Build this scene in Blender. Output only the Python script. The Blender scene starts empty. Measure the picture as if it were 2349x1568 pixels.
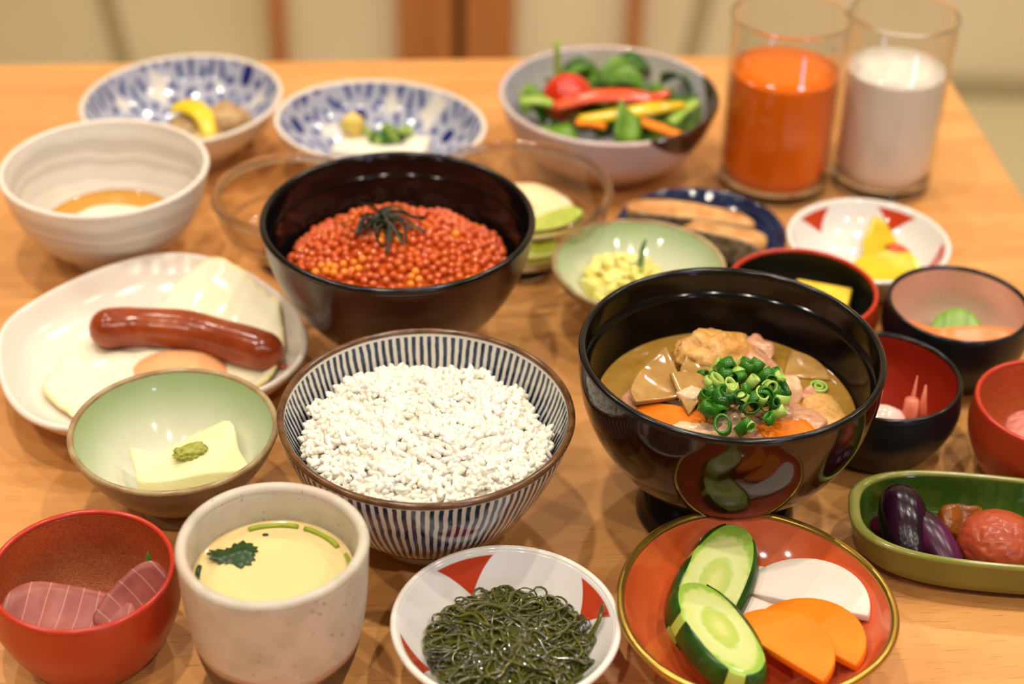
import bpy, bmesh, math, random
from mathutils import Vector, Matrix, Euler, noise
PI = math.pi
SC = bpy.context.scene
COL = SC.collection
T = 0.70                      # table top height

# ------------------------------------------------------------------ camera
cam_d = bpy.data.cameras.new('camera'); cam = bpy.data.objects.new('camera', cam_d); COL.objects.link(cam)
cam_d.sensor_width = 36.0; cam_d.lens = 62.2; cam_d.clip_start = 0.02
_p, _r = math.radians(34.45), math.radians(1.5)
_f = Vector((0, math.cos(_p), -math.sin(_p))); _ri = Vector((1, 0, 0)); _u = Vector((0, math.sin(_p), math.cos(_p)))
_r2 = _ri * math.cos(_r) + _u * math.sin(_r); _u2 = _u * math.cos(_r) - _ri * math.sin(_r)
mw = Matrix((( _r2.x, _u2.x, -_f.x, 0), (_r2.y, _u2.y, -_f.y, 0), (_r2.z, _u2.z, -_f.z, T + 0.505), (0, 0, 0, 1)))
cam.matrix_world = mw
cam_d.dof.use_dof = True; cam_d.dof.focus_distance = 0.725; cam_d.dof.aperture_fstop = 5.4
SC.camera = cam

# ------------------------------------------------------------------ world, exposure
wd = bpy.data.worlds.new('world'); SC.world = wd; wd.use_nodes = True
wd.node_tree.nodes['Background'].inputs[0].default_value = (1.0, 0.9, 0.78, 1)
wd.node_tree.nodes['Background'].inputs[1].default_value = 0.05
vs = SC.view_settings
vs.view_transform = 'Standard'; vs.look = 'None'; vs.exposure = 0.1; vs.gamma = 1.0; vs.use_curve_mapping = False
SC.cycles.transparent_max_bounces = 16
SC.cycles.max_bounces = 10
LAMP_W = 6.6
LAMPS = [(-1.2, -0.8), (-0.35, -0.7), (0.45, -0.75), (1.3, -0.8), (-1.15, 0.45), (-0.3, 0.6), (0.55, 0.5), (1.4, 0.55), (-0.9, 1.65), (0.0, 1.8), (0.75, 1.7), (1.6, 1.6)]
LAMP_COL = (1.0, 0.90, 0.765)

# ------------------------------------------------------------------ materials
def S(r, g, b):
    def c(v):
        v /= 255.0
        return v / 12.92 if v <= 0.04045 else ((v + 0.055) / 1.055) ** 2.4
    return (c(r), c(g), c(b), 1)

def setin(n, key, v):
    if key in n.inputs: n.inputs[key].default_value = v

class NT:
    """small node builder"""
    def __init__(s, name):
        s.m = bpy.data.materials.new(name); s.m.use_nodes = True
        s.t = s.m.node_tree; s.b = s.t.nodes['Principled BSDF']; s.out = s.t.nodes['Material Output']
    def n(s, typ, **kw):
        k = s.t.nodes.new(typ)
        for a, v in kw.items(): setattr(k, a, v)
        return k
    def l(s, a, b): s.t.links.new(a, b)
    def coord(s, scale=(1, 1, 1), loc=(0, 0, 0), kind='Object'):
        c = s.n('ShaderNodeTexCoord'); mp = s.n('ShaderNodeMapping')
        mp.inputs['Scale'].default_value = scale; mp.inputs['Location'].default_value = loc
        s.l(c.outputs[kind], mp.inputs[0]); return mp.outputs[0]
    def noise(s, vec, scale, detail=3, rough=0.5, dist=0):
        k = s.n('ShaderNodeTexNoise'); k.inputs['Scale'].default_value = scale; k.inputs['Detail'].default_value = detail
        k.inputs['Roughness'].default_value = rough; k.inputs['Distortion'].default_value = dist
        s.l(vec, k.inputs['Vector']); return k.outputs[0]
    def math(s, op, a, b=None, c=None):
        k = s.n('ShaderNodeMath', operation=op)
        for i, v in enumerate((a, b, c)):
            if v is None: continue
            if isinstance(v, (int, float)): k.inputs[i].default_value = v
            else: s.l(v, k.inputs[i])
        return k.outputs[0]
    def ramp(s, fac, stops, interp='LINEAR'):
        k = s.n('ShaderNodeValToRGB'); k.color_ramp.interpolation = interp
        e = k.color_ramp.elements
        while len(e) < len(stops): e.new(0.5)
        for i, (p, c) in enumerate(stops): e[i].position = p; e[i].color = c if len(c) == 4 else (*c, 1)
        s.l(fac, k.inputs[0]); return k.outputs[0]
    def step(s, fac, lo, hi):
        k = s.n('ShaderNodeMapRange'); k.interpolation_type = 'SMOOTHSTEP'
        k.inputs[1].default_value = lo; k.inputs[2].default_value = hi
        s.l(fac, k.inputs[0]); return k.outputs[0]
    def mix(s, fac, a, b, blend='MIX'):
        k = s.n('ShaderNodeMix', data_type='RGBA', blend_type=blend)
        for i, v in ((0, fac), (6, a), (7, b)):
            if isinstance(v, (int, float)): k.inputs[i].default_value = v
            elif isinstance(v, tuple): k.inputs[i].default_value = v if len(v) == 4 else (*v, 1)
            else: s.l(v, k.inputs[i])
        return k.outputs[2]
    def sep(s, vec):
        k = s.n('ShaderNodeSeparateXYZ'); s.l(vec, k.inputs[0]); return k.outputs
    def bump(s, h, strength=0.3, dist=0.001):
        k = s.n('ShaderNodeBump'); k.inputs['Strength'].default_value = strength; k.inputs['Distance'].default_value = dist
        s.l(h, k.inputs['Height']); s.l(k.outputs[0], s.b.inputs['Normal'])
    def base(s, c):
        if isinstance(c, tuple): s.b.inputs['Base Color'].default_value = c
        else: s.l(c, s.b.inputs['Base Color'])
    def props(s, rough=0.4, spec=0.5, metal=0, coat=0, sss=0, sssr=(0.002, 0.001, 0.0006), trans=0, ior=1.45, coat_r=0.05, sheen=0):
        b = s.b
        setin(b, 'Roughness', rough); setin(b, 'Specular IOR Level', spec); setin(b, 'Metallic', metal)
        setin(b, 'Coat Weight', coat); setin(b, 'Coat Roughness', coat_r); setin(b, 'Transmission Weight', trans); setin(b, 'IOR', ior)
        if sss:
            setin(b, 'Subsurface Weight', sss); setin(b, 'Subsurface Radius', sssr); setin(b, 'Subsurface Scale', 1.0)
        return s.m

def M(name, col, col2=None, scale=60, detail=3, lo=0.35, hi=0.65, bump=0, bscale=200, bdist=0.0006, stretch=(1, 1, 1), dist=0, **kw):
    k = NT(name)
    if col2 is not None or bump: v = k.coord(stretch)
    if col2 is not None:
        k.base(k.ramp(k.noise(v, scale, detail, 0.55, dist), [(lo, col), (hi, col2)]))
    else: k.base(col)
    if bump: k.bump(k.noise(v, bscale, 3), bump, bdist)
    return k.props(**kw)

# ------------------------------------------------------------------ mesh helpers
def mesh(name, verts, faces, mats, idx=None, smooth=True):
    me = bpy.data.meshes.new(name); me.from_pydata([tuple(v) for v in verts], [], faces)
    for m in (mats if isinstance(mats, (list, tuple)) else [mats]): me.materials.append(m)
    if idx is not None: me.polygons.foreach_set('material_index', idx)
    me.polygons.foreach_set('use_smooth', [smooth] * len(me.polygons)); me.update()
    return me

def ob(name, me, parent=None, loc=(0, 0, 0), rot=(0, 0, 0), sc=None):
    o = bpy.data.objects.new(name, me); COL.objects.link(o)
    if parent: o.parent = parent
    o.location = loc; o.rotation_euler = rot
    if sc: o.scale = sc
    return o

def tag(o, label, cat, group=None, kind=None):
    o['label'] = label; o['category'] = cat
    if group: o['group'] = group
    if kind: o['kind'] = kind
    return o

def thing(name, label, cat, loc=(0, 0, 0), rz=0, group=None):
    o = bpy.data.objects.new(name, None); COL.objects.link(o); o.empty_display_size = 0.02
    o.location = loc; o.rotation_euler = (0, 0, rz)
    return tag(o, label, cat, group)

def struct(name, me, **kw):
    o = ob(name, me, **kw); o['kind'] = 'structure'; return o

def box_me(name, x0, x1, y0, y1, z0, z1, mat, bev=0.0, seg=2):
    bm = bmesh.new()
    bmesh.ops.create_cube(bm, size=1)
    for v in bm.verts: v.co = Vector(((x0 + x1) / 2 + v.co.x * (x1 - x0), (y0 + y1) / 2 + v.co.y * (y1 - y0), (z0 + z1) / 2 + v.co.z * (z1 - z0)))
    if bev: bmesh.ops.bevel(bm, geom=bm.edges[:], offset=bev, segments=seg, affect='EDGES', profile=0.5)
    me = bpy.data.meshes.new(name); bm.to_mesh(me); bm.free(); me.materials.append(mat); return me

def crom(pts, n=6):
    out = []
    P = [pts[0]] + list(pts) + [pts[-1]]
    for i in range(1, len(P) - 2):
        for k in range(n):
            t = k / n; a, b, c, d = P[i - 1], P[i], P[i + 1], P[i + 2]
            out.append(tuple(0.5 * (2 * b[j] + (c[j] - a[j]) * t + (2 * a[j] - 5 * b[j] + 4 * c[j] - d[j]) * t * t + (3 * b[j] - a[j] - 3 * c[j] + d[j]) * t ** 3) for j in range(len(b))))
    out.append(tuple(pts[-1])); return out

def lathe(path, seg=96, shape=None, sx=1, sy=1, closed=False):
    """path of (r, z); returns verts, faces, strip index of each face"""
    V, F, I = [], [], []
    rows = []
    R = max(p[0] for p in path)
    for r, z in path:
        if r < 1e-6: rows.append([len(V)]); V.append((0, 0, z)); continue
        row = []
        for k in range(seg):
            a = 2 * PI * k / seg; m = 1.0
            if shape: m = 1 + (shape(a) - 1) * (r / R) ** 1.0
            row.append(len(V)); V.append((r * m * math.cos(a) * sx, r * m * math.sin(a) * sy, z))
        rows.append(row)
    seq = list(zip(rows, rows[1:])) + ([(rows[-1], rows[0])] if closed else [])
    for i, (A, B) in enumerate(seq):
        for k in range(seg):
            k2 = (k + 1) % seg
            if len(A) == 1 and len(B) == 1: break
            if len(A) == 1: F.append((A[0], B[k2], B[k]))
            elif len(B) == 1: F.append((A[k], A[k2], B[0]))
            else: F.append((A[k], A[k2], B[k2], B[k]))
            I.append(i)
    return V, F, I

def tube(pts, rad, sides=8, cap=True):
    """tube along points; rad number or function of t"""
    V, F = [], []
    n = len(pts); P = [Vector(p) for p in pts]
    up = Vector((0.13, 0.21, 1)).normalized(); prev = None
    for i in range(n):
        d = (P[min(i + 1, n - 1)] - P[max(i - 1, 0)]).normalized()
        a = d.cross(up if prev is None else prev.cross(d)) if prev is None else prev - d * prev.dot(d)
        if a.length < 1e-6: a = d.orthogonal()
        a.normalize(); prev = a; b = d.cross(a)
        r = rad(i / (n - 1)) if callable(rad) else rad
        for k in range(sides):
            t = 2 * PI * k / sides; V.append(P[i] + (a * math.cos(t) + b * math.sin(t)) * r)
    for i in range(n - 1):
        for k in range(sides):
            k2 = (k + 1) % sides; F.append((i * sides + k, i * sides + k2, (i + 1) * sides + k2, (i + 1) * sides + k))
    if cap:
        F.append(tuple(range(sides - 1, -1, -1))); F.append(tuple((n - 1) * sides + k for k in range(sides)))
    return V, F

def ribbon(pts, width, thick, side=(0, 0, 1), twist=0, cup=0):
    """flat strip swept along pts; width number or fn(t); side = face normal hint; 5 points across on both faces"""
    V, F = [], []; n = len(pts); P = [Vector(p) for p in pts]; m = 5
    for i in range(n):
        t = i / (n - 1); d = (P[min(i + 1, n - 1)] - P[max(i - 1, 0)]).normalized()
        nn = Vector(side); nn = nn - d * nn.dot(d)
        if nn.length < 1e-6: nn = d.orthogonal()
        nn.normalize(); w = d.cross(nn)
        if twist:
            q = Matrix.Rotation(twist * t, 3, d); nn = q @ nn; w = q @ w
        wd_ = (width(t) if callable(width) else width) / 2
        for s in (1, -1):
            for k in range(m):
                u = (k / (m - 1) * 2 - 1) * s
                V.append(P[i] + w * (u * wd_) + nn * (s * thick / 2 * (1 - 0.5 * u * u) + cup * wd_ * u * u))
    c = 2 * m
    for i in range(n - 1):
        for k in range(c):
            k2 = (k + 1) % c; F.append((i * c + k, (i + 1) * c + k, (i + 1) * c + k2, i * c + k2))
    F.append(tuple(range(c))); F.append(tuple((n - 1) * c + k for k in range(c - 1, -1, -1)))
    return V, F

def slab(outline, thick, rnd=0.0006, bend=None, rings=(0.84, 0.68, 0.52, 0.36, 0.18), jitter=0, seed=1, taper=0.0):
    """slice of food: outline (x, y), rounded edge, faces: 0 side, 1 top, 2 bottom"""
    V, F, I = [], [], []; n = len(outline)
    cx = sum(p[0] for p in outline) / n; cy = sum(p[1] for p in outline) / n
    rad = max(math.hypot(p[0] - cx, p[1] - cy) for p in outline); q = rnd / rad
    lev = [(1 - q * 1.2, 0), (1 - q * 0.3, rnd * 0.45), (1, rnd), (1 - taper * 0.5, thick / 2), (1 - taper, thick - rnd), (1 - taper - q * 0.3, thick - rnd * 0.45), (1 - taper - q * 1.2, thick)]
    seqs = [(r * lev[0][0], 0, 2) for r in reversed(rings)] + [(a, b, 0) for a, b in lev] + [(r * lev[-1][0], thick, 1) for r in rings]
    rows = []
    V.append(Vector((cx, cy, 0))); rows.append([0])
    for s, z, _ in seqs:
        row = []
        for x, y in outline:
            row.append(len(V)); V.append(Vector((cx + (x - cx) * s, cy + (y - cy) * s, z)))
        rows.append(row)
    V.append(Vector((cx, cy, thick))); rows.append([len(V) - 1])
    kinds = [2] * (len(rings) + 1) + [0] * (len(lev) - 1) + [1] * (len(rings) + 1)
    for (A, B), kd in zip(zip(rows, rows[1:]), kinds):
        for k in range(n):
            k2 = (k + 1) % n
            if len(A) == 1: F.append((A[0], B[k2], B[k]))
            elif len(B) == 1: F.append((A[k], A[k2], B[0]))
            else: F.append((A[k], A[k2], B[k2], B[k]))
            I.append(kd)
    for v in V:
        if bend: v.z += bend(v.x - cx, v.y - cy)
        if jitter: v += noise.noise_vector(v * (0.35 / max(rad, 1e-4) * 6) + Vector((seed * 3.1, 0, 0))) * jitter
    return V, F, I

def ell(rx, ry, n=28, p=2.0, rot=0, seed=None, amp=0.0, a0=0, a1=2 * PI):
    out = []
    for k in range(n):
        a = a0 + (a1 - a0) * k / (n if a1 - a0 > 6.28 else n - 1); c, s = math.cos(a), math.sin(a)
        x = rx * math.copysign(abs(c) ** (2 / p), c); y = ry * math.copysign(abs(s) ** (2 / p), s)
        if amp: 
            m = 1 + amp * noise.noise(Vector((c * 1.3, s * 1.3, (seed or 0) * 2.7))); x *= m; y *= m
        out.append((x * math.cos(rot) - y * math.sin(rot), x * math.sin(rot) + y * math.cos(rot)))
    return out

def capsule(pts, R, sides=20, wob=0.03):
    P = crom(pts, 8); L = [0]
    for a, b in zip(P, P[1:]): L.append(L[-1] + (Vector(b) - Vector(a)).length)
    tot = L[-1]; S_ = [R * (1 - math.cos(PI / 2 * i / 7)) for i in range(8)] + [R + (tot - 2 * R) * i / 24 for i in range(1, 24)] + [tot - R * (1 - math.cos(PI / 2 * i / 7)) for i in range(7, -1, -1)]
    Q, rr = [], []
    for d in S_:
        i = max(k for k in range(len(L) - 1) if L[k] <= d + 1e-12); t = (d - L[i]) / (L[i + 1] - L[i]); Q.append(Vector(P[i]).lerp(Vector(P[i + 1]), t))
        e = min(d, tot - d); rr.append(max(0.0002, R * math.sqrt(max(0, 1 - (1 - e / R) ** 2)) if e < R else R) * (1 + wob * math.sin(d / R * 1.7)))
    n = len(Q); return tube(Q, lambda t: rr[min(n - 1, int(round(t * (n - 1))))], sides)

def blob(rx, ry, rz, amp=0.1, freq=1.5, seed=0, sub=3, flat=None):
    bm = bmesh.new(); bmesh.ops.create_icosphere(bm, subdivisions=sub, radius=1)
    for v in bm.verts:
        d = v.co.normalized(); k = 1 + amp * noise.fractal(d * freq + Vector((seed * 5.3, seed * 1.7, 0)), 0.8, 2.0, 3)
        v.co = Vector((d.x * rx * k, d.y * ry * k, d.z * rz * k))
        if flat is not None and v.co.z < flat: v.co.z = flat
    V = [v.co.copy() for v in bm.verts]; F = [tuple(x.index for x in f.verts) for f in bm.faces]; bm.free()
    return V, F

def join(parts):
    V, F = [], []
    for v, f in parts:
        o = len(V); V.extend(v); F.extend(tuple(i + o for i in t) for t in f)
    return V, F

def vessel(name, label, x, y, prof, t, mo, mi, mr, foot=None, mf=None, sx=1, sy=1, rz=0, shape=None, cat='bowl', seg=112, rim_k=0.56, group=None, n=7):
    """bowl or dish: Empty with wall (outer and inner glaze), rim and foot; prof = outer (r, z) from the bottom centre to the rim"""
    root = thing(name, label, cat, (x, y, T), rz, group)
    O = crom(prof, n); I_ = []
    for i, p in enumerate(O):
        a = O[max(i - 1, 0)]; b = O[min(i + 1, len(O) - 1)]
        dr, dz = b[0] - a[0], b[1] - a[1]; L = math.hypot(dr, dz) or 1
        I_.append((max(p[0] - dz / L * t, 0.0), p[1] + dr / L * t))
    I_[0] = (0.0, I_[0][1])
    path = O + I_[::-1]
    V, F, idx = lathe(path, seg, shape, sx, sy)
    no = len(O)
    ob('wall', mesh(name + '_wall', V, F, [mo, mi], [0 if i < no - 1 else 1 for i in idx]), root)
    # rim ring
    ro = ((O[-1][0] + I_[-1][0]) / 2, (O[-1][1] + I_[-1][1]) / 2); rr = t * rim_k; k = 10
    ring = [(ro[0] + rr * math.cos(2 * PI * j / k), ro[1] + rr * math.sin(2 * PI * j / k)) for j in range(k)]
    V, F, idx = lathe(ring, seg, shape, sx, sy, closed=True)
    ob('rim', mesh(name + '_rim', V, F, mr), root)
    if foot:
        rb, rt, h = foot
        V, F, idx = lathe([(rb, 0.0004), (rb, 0.0018), (rt, h), (rt - 0.004, h), (rb - 0.004, 0.0018), (rb - 0.004, 0.0004)], 72, None, sx, sy, closed=True)
        ob('foot', mesh(name + '_foot', V, F, mf or mo), root)
    inn = sorted(set(I_))
    def zin(r):
        for (r0, z0), (r1, z1) in zip(inn, inn[1:]):
            if r0 <= r <= r1: return z0 + (z1 - z0) * (r - r0) / max(r1 - r0, 1e-9)
        return inn[-1][1]
    return root, zin

def liquid(name, label, cat, x, y, z, r, zin, mat, sx=1, sy=1, drop=0.008, men=0.0008, shape=None):
    """pool of liquid: flat top with a small raised edge, closed body that follows the vessel"""
    path = [(0, z), (r * 0.5, z), (r - 0.002, z), (r - 0.0008, z + men * 0.4), (r - 0.0002, z + men)]
    rr = r - 0.0006
    for k in range(1, 7):
        q = rr * (1 - k / 6); path.append((q, min(max(zin(q) + 0.0004, z - drop), z - 0.0002 * k)))
    V, F, i = lathe(path, 80, shape, sx, sy)
    V = [(a, b, c) for a, b, c in V]
    F = [tuple(reversed(f)) for f in F]
    return tag(ob(name, mesh(name, V, F, mat), None, (x, y, T)), label, cat)

def outward(me):
    bm = bmesh.new(); bm.from_mesh(me); bmesh.ops.recalc_face_normals(bm, faces=bm.faces[:]); bm.to_mesh(me); bm.free(); return me

def food(name, label, cat, geo, mats, loc, rot=(0, 0, 0), group=None, smooth=True):
    idx = geo[2] if len(geo) > 2 else None
    o = ob(name, outward(mesh(name, geo[0], geo[1], mats, idx, smooth)), None, (loc[0], loc[1], T + loc[2]), rot)
    return tag(o, label, cat, group)

# ------------------------------------------------------------------ setting
def wood(name, c1, c2, c3, pore=1.0, rough=0.38, along='X', coat=0.0):
    k = NT(name); v = k.coord((2.2, 30, 30) if along == 'X' else (30, 30, 2.2))
    g = k.noise(v, 1.6, 6, 0.6, 0.6)
    col = k.ramp(g, [(0.3, c1), (0.55, c2), (0.75, c3)])
    v2 = k.coord((55, 900, 900) if along == 'X' else (900, 900, 55)); p = k.noise(v2, 1.0, 2, 0.5)
    ps = k.step(p, 0.60, 0.70)
    col = k.mix(k.math('MULTIPLY', ps, 0.42 * pore), col, (c1[0] * 0.45, c1[1] * 0.38, c1[2] * 0.34, 1))
    k.base(col); k.bump(k.math('SUBTRACT', 1.0, ps), 0.12, 0.0004)
    return k.props(rough=rough, spec=0.4, coat=coat, coat_r=0.25)

WOOD_TABLE = wood('oak_veneer', S(204, 142, 78), S(220, 158, 92), S(230, 172, 104))
WOOD_POST = wood('stained_post', S(176, 104, 52), S(190, 120, 64), S(200, 132, 74), 0.5, 0.5, 'Z')
WALL = M('cream_plaster', S(238, 222, 186), S(231, 214, 176), scale=3, rough=0.9, spec=0.2)
WALL2 = M('room_plaster', S(168, 150, 124), rough=0.9, spec=0.2)
FLOORM = M('woven_straw', S(206, 192, 152), S(196, 180, 138), scale=60, stretch=(1, 12, 1), rough=0.8, spec=0.2)
GREYST = M('olive_strip', S(178, 164, 124), rough=0.8, spec=0.2)
GAPM = M('dark_gap', S(60, 38, 24), rough=0.8, spec=0.2)

struct('floor', box_me('floor', -2.6, 2.6, -2.6, 2.47, -0.05, 0.0, FLOORM))
struct('ceiling', box_me('ceiling', -2.6, 2.6, -2.6, 2.47, 2.6, 2.65, WALL2))
struct('wall_back', box_me('wall_back', -2.6, 2.6, 2.46, 2.52, 0, 2.6, WALL))
struct('wall_left', box_me('wall_left', -2.66, -2.6, -2.6, 2.47, 0, 2.6, WALL2))
struct('wall_right', box_me('wall_right', 2.6, 2.66, -2.6, 2.47, 0, 2.6, WALL2))
struct('wall_front', box_me('wall_front', -2.6, 2.6, -2.66, -2.6, 0, 2.6, WALL2))
for i, (x0, x1, d, m) in enumerate([(-0.372, -0.352, 0.03, WOOD_POST), (-0.181, -0.0985, 0.034, WOOD_POST), (-0.0985, -0.0835, 0.012, GAPM),
                                    (-0.0835, -0.008, 0.03, WOOD_POST), (0.160, 0.180, 0.03, WOOD_POST)]):
    struct('trim_%d' % (i + 1), box_me('trim', x0, x1, 2.46 - d, 2.459, 0.0, 2.2, m, 0.002))
for i, (xa, xb) in enumerate([(-0.690, -0.600), (0.345, 0.250)]):       # slanting strips on the wall
    me = box_me('trim', -0.0115, 0.0115, 2.452, 2.459, -0.02, 0.66, GREYST, 0.002)
    for v in me.vertices: v.co.x += xb + (xa - xb) * (v.co.z / 0.62)
    struct('trim_%d' % (i + 6), me)
struct('baseboard_back', box_me('baseboard', 0.30, 2.6, 2.444, 2.459, 0.0, 0.035, GREYST, 0.003))

# daylight window in the wall behind the camera
k = NT('daylight_pane'); k.t.nodes.remove(k.b); e = k.n('ShaderNodeEmission'); e.inputs[0].default_value = (0.45, 0.58, 1.0, 1); e.inputs[1].default_value = 22.0
k.l(e.outputs[0], k.out.inputs[0]); PANE = k.m
win = thing('window_1', 'narrow window', 'window', (1.75, -2.6, 1.5)); win['kind'] = 'structure'
for key in ('label', 'category'): del win[key]
ob('pane', box_me('pane', -0.16, 0.16, 0.004, 0.008, -0.42, 0.42, PANE), win)
ob('window_frame', mesh('window_frame', *join([([(x + sx_ * a, 0.03 if f else 0.0, z + sz_ * b) for f in (0, 1) for a, b in ((-1, -1), (1, -1), (1, 1), (-1, 1))],
    [(0, 1, 2, 3), (7, 6, 5, 4), (0, 4, 5, 1), (1, 5, 6, 2), (2, 6, 7, 3), (3, 7, 4, 0)]) for x, z, sx_, sz_ in ((-0.18, 0, 0.02, 0.46), (0.18, 0, 0.02, 0.46), (0, 0.44, 0.16, 0.02), (0, -0.44, 0.16, 0.02))]), WOOD_POST, None, False), win)

# downlights
LAMPM = M('lamp_ring_white', S(235, 232, 225), rough=0.4)
ring_v = lathe([(0.047, 0), (0.06, 0), (0.062, -0.004), (0.058, -0.008), (0.048, -0.008)], 40, closed=True)
ring_me = mesh('lamp_ring', ring_v[0], ring_v[1], LAMPM)
for x, y in LAMPS:
    o = thing('ceiling_downlight', 'small round recessed downlight in the ceiling', 'lamp', (x, y, 2.6), 0, 'ceiling downlights')
    ob('trim_ring', ring_me, o)
    ld = bpy.data.lights.new('downlight', 'AREA'); ld.shape = 'DISK'; ld.size = 0.062; ld.energy = LAMP_W; ld.color = LAMP_COL; ld.spread = math.radians(150)
    lo = bpy.data.objects.new('bulb', ld); COL.objects.link(lo); lo.parent = o; lo.location = (0, 0, -0.006)

# table
TY = math.radians(5.0)
tab = thing('dining_table', 'light oak dining table carrying all the breakfast dishes', 'table', (0, 0, 0), TY)
ob('tabletop', box_me('tabletop', -1.05, 0.372, 0.16, 1.064, T - 0.032, T, WOOD_TABLE, 0.003), tab)
for a, b in ((-1.0, 0.21), (-1.0, 1.0), (0.31, 0.21), (0.31, 1.0)):
    ob('leg', box_me('leg', a - 0.03, a + 0.03, b - 0.03, b + 0.03, 0, T - 0.032, WOOD_TABLE, 0.004), tab)
ob('apron', box_me('apron', -0.97, 0.28, 0.985, 1.005, T - 0.10, T - 0.032, WOOD_TABLE, 0.002), tab)

# ------------------------------------------------------------------ ware materials
def radius_of(k, vec):
    x, y, z = k.sep(vec); return k.math('SQRT', k.math('ADD', k.math('MULTIPLY', x, x), k.math('MULTIPLY', y, y))), k.math('ARCTAN2', y, x), z

BLACK_L = M('black_lacquer', S(14, 12, 12), rough=0.12, spec=0.42)
BLACK_RIM = M('black_lacquer_rim', S(14, 13, 14), rough=0.2, spec=0.5)
BLACK_M = M('black_matt_lacquer', S(16, 16, 20), rough=0.38, spec=0.5)
BROWN_L = M('brown_black_lacquer', S(36, 13, 7), rough=0.09, spec=0.6)
def ringed():
    k = NT('ringed_brown_lacquer'); z = k.sep(k.coord())[2]
    k.base(S(60, 22, 12)); w = k.math('SINE', k.math('MULTIPLY', z, 4200)); k.bump(w, 0.22, 0.0003)
    return k.props(rough=0.16, spec=0.55)
RINGED = ringed()
RED_L = M('red_lacquer', S(174, 60, 26), S(162, 52, 21), scale=20, rough=0.32, spec=0.5)
RED_RIM = M('red_lacquer_rim', S(186, 54, 32), rough=0.22, spec=0.5)
RED_IN = M('red_lacquer_inside', S(158, 42, 20), rough=0.3, spec=0.5)
def metallic(name, c, c2, rough=0.36):
    k = NT(name); v = k.coord(); nz = k.noise(v, 900, 2)
    k.base(k.ramp(nz, [(0.35, c), (0.65, c2)])); k.bump(k.noise(v, 1300, 2), 0.35, 0.0004)
    return k.props(rough=rough, metal=0.75, spec=0.5)
COPPER_IN = metallic('copper_lustre', S(206, 124, 78), S(228, 148, 98), 0.36)
PEARL_IN = metallic('pearly_copper_lustre', S(240, 206, 188), S(246, 218, 204), 0.4)

def stripes():
    k = NT('blue_stripe_glaze'); v = k.coord(); r, a, z = radius_of(k, v)
    nz = k.noise(v, 90, 2); aa = k.math('ADD', k.math('MULTIPLY', a, 104 / (2 * PI)), k.math('MULTIPLY', k.math('SUBTRACT', nz, 0.5), 0.5))
    fr = k.math('ABSOLUTE', k.math('SUBTRACT', k.math('FRACT', aa), 0.5))
    w = k.math('ADD', 0.255, k.math('MULTIPLY', k.math('SUBTRACT', k.noise(v, 260, 3), 0.5), 0.10))
    s = k.step(k.math('SUBTRACT', fr, w), -0.025, 0.025)
    tone = k.ramp(k.noise(v, 300, 3), [(0.3, S(16, 26, 46)), (0.6, S(30, 48, 82)), (0.8, S(60, 82, 118))])
    hi = k.math('LESS_THAN', z, 0.0625); lo2 = k.math('GREATER_THAN', z, 0.005)
    f = k.math('MULTIPLY', k.math('MULTIPLY', k.math('SUBTRACT', 1.0, s), hi), lo2)
    k.base(k.mix(f, S(214, 210, 196), tone))
    return k.props(rough=0.12, spec=0.5, coat=0.4)
STRIPE = stripes()
BROWN_RIM = M('brown_iron_rim', S(74, 46, 26), S(112, 76, 44), scale=160, rough=0.2, spec=0.6)

def flowers():
    k = NT('blue_flower_glaze'); v = k.coord((1, 1, 0.6))
    vo = k.n('ShaderNodeTexVoronoi', voronoi_dimensions='2D'); vo.inputs['Scale'].default_value = 37; vo.inputs['Randomness'].default_value = 0.25
    k.l(v, vo.inputs['Vector']); d = vo.outputs['Distance']
    sb = k.n('ShaderNodeVectorMath', operation='SUBTRACT'); sc = k.n('ShaderNodeVectorMath', operation='SCALE'); sc.inputs['Scale'].default_value = 37
    k.l(v, sc.inputs[0]); k.l(sc.outputs[0], sb.inputs[0])
    # Voronoi position is returned in unscaled space; scale it as well
    sc2 = k.n('ShaderNodeVectorMath', operation='SCALE'); sc2.inputs['Scale'].default_value = 37
    k.l(vo.outputs['Position'], sc2.inputs[0]); k.l(sc2.outputs[0], sb.inputs[1])
    x, y, z = k.sep(sb.outputs[0]); a = k.math('ARCTAN2', y, x)
    pet = k.math('SINE', k.math('MULTIPLY', a, 10.0))
    core = k.math('SUBTRACT', 1.0, k.step(d, 0.13, 0.17))
    ring = k.math('MULTIPLY', k.step(d, 0.26, 0.31), k.math('SUBTRACT', 1.0, k.step(d, 0.50, 0.56)))
    ring = k.math('MULTIPLY', ring, k.step(pet, -0.3, 0.5))
    wash = k.math('MULTIPLY', k.math('SUBTRACT', 1.0, k.step(d, 0.54, 0.60)), 0.38)
    f = k.math('MAXIMUM', k.math('MAXIMUM', k.math('MULTIPLY', core, 1.0), k.math('MULTIPLY', ring, 0.78)), wash)
    col = k.ramp(f, [(0.0, S(228, 222, 212)), (0.4, S(176, 178, 196)), (0.78, S(74, 86, 138)), (1.0, S(24, 38, 110))])
    k.base(col); return k.props(rough=0.15, spec=0.5, coat=0.3)
FLOWER = flowers()
WHITE_G = M('white_glaze', S(232, 226, 216), rough=0.14, spec=0.5, coat=0.3)
WHITE_WARM = M('warm_white_glaze', S(236, 224, 212), S(230, 218, 204), scale=14, rough=0.2, spec=0.5)

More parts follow.
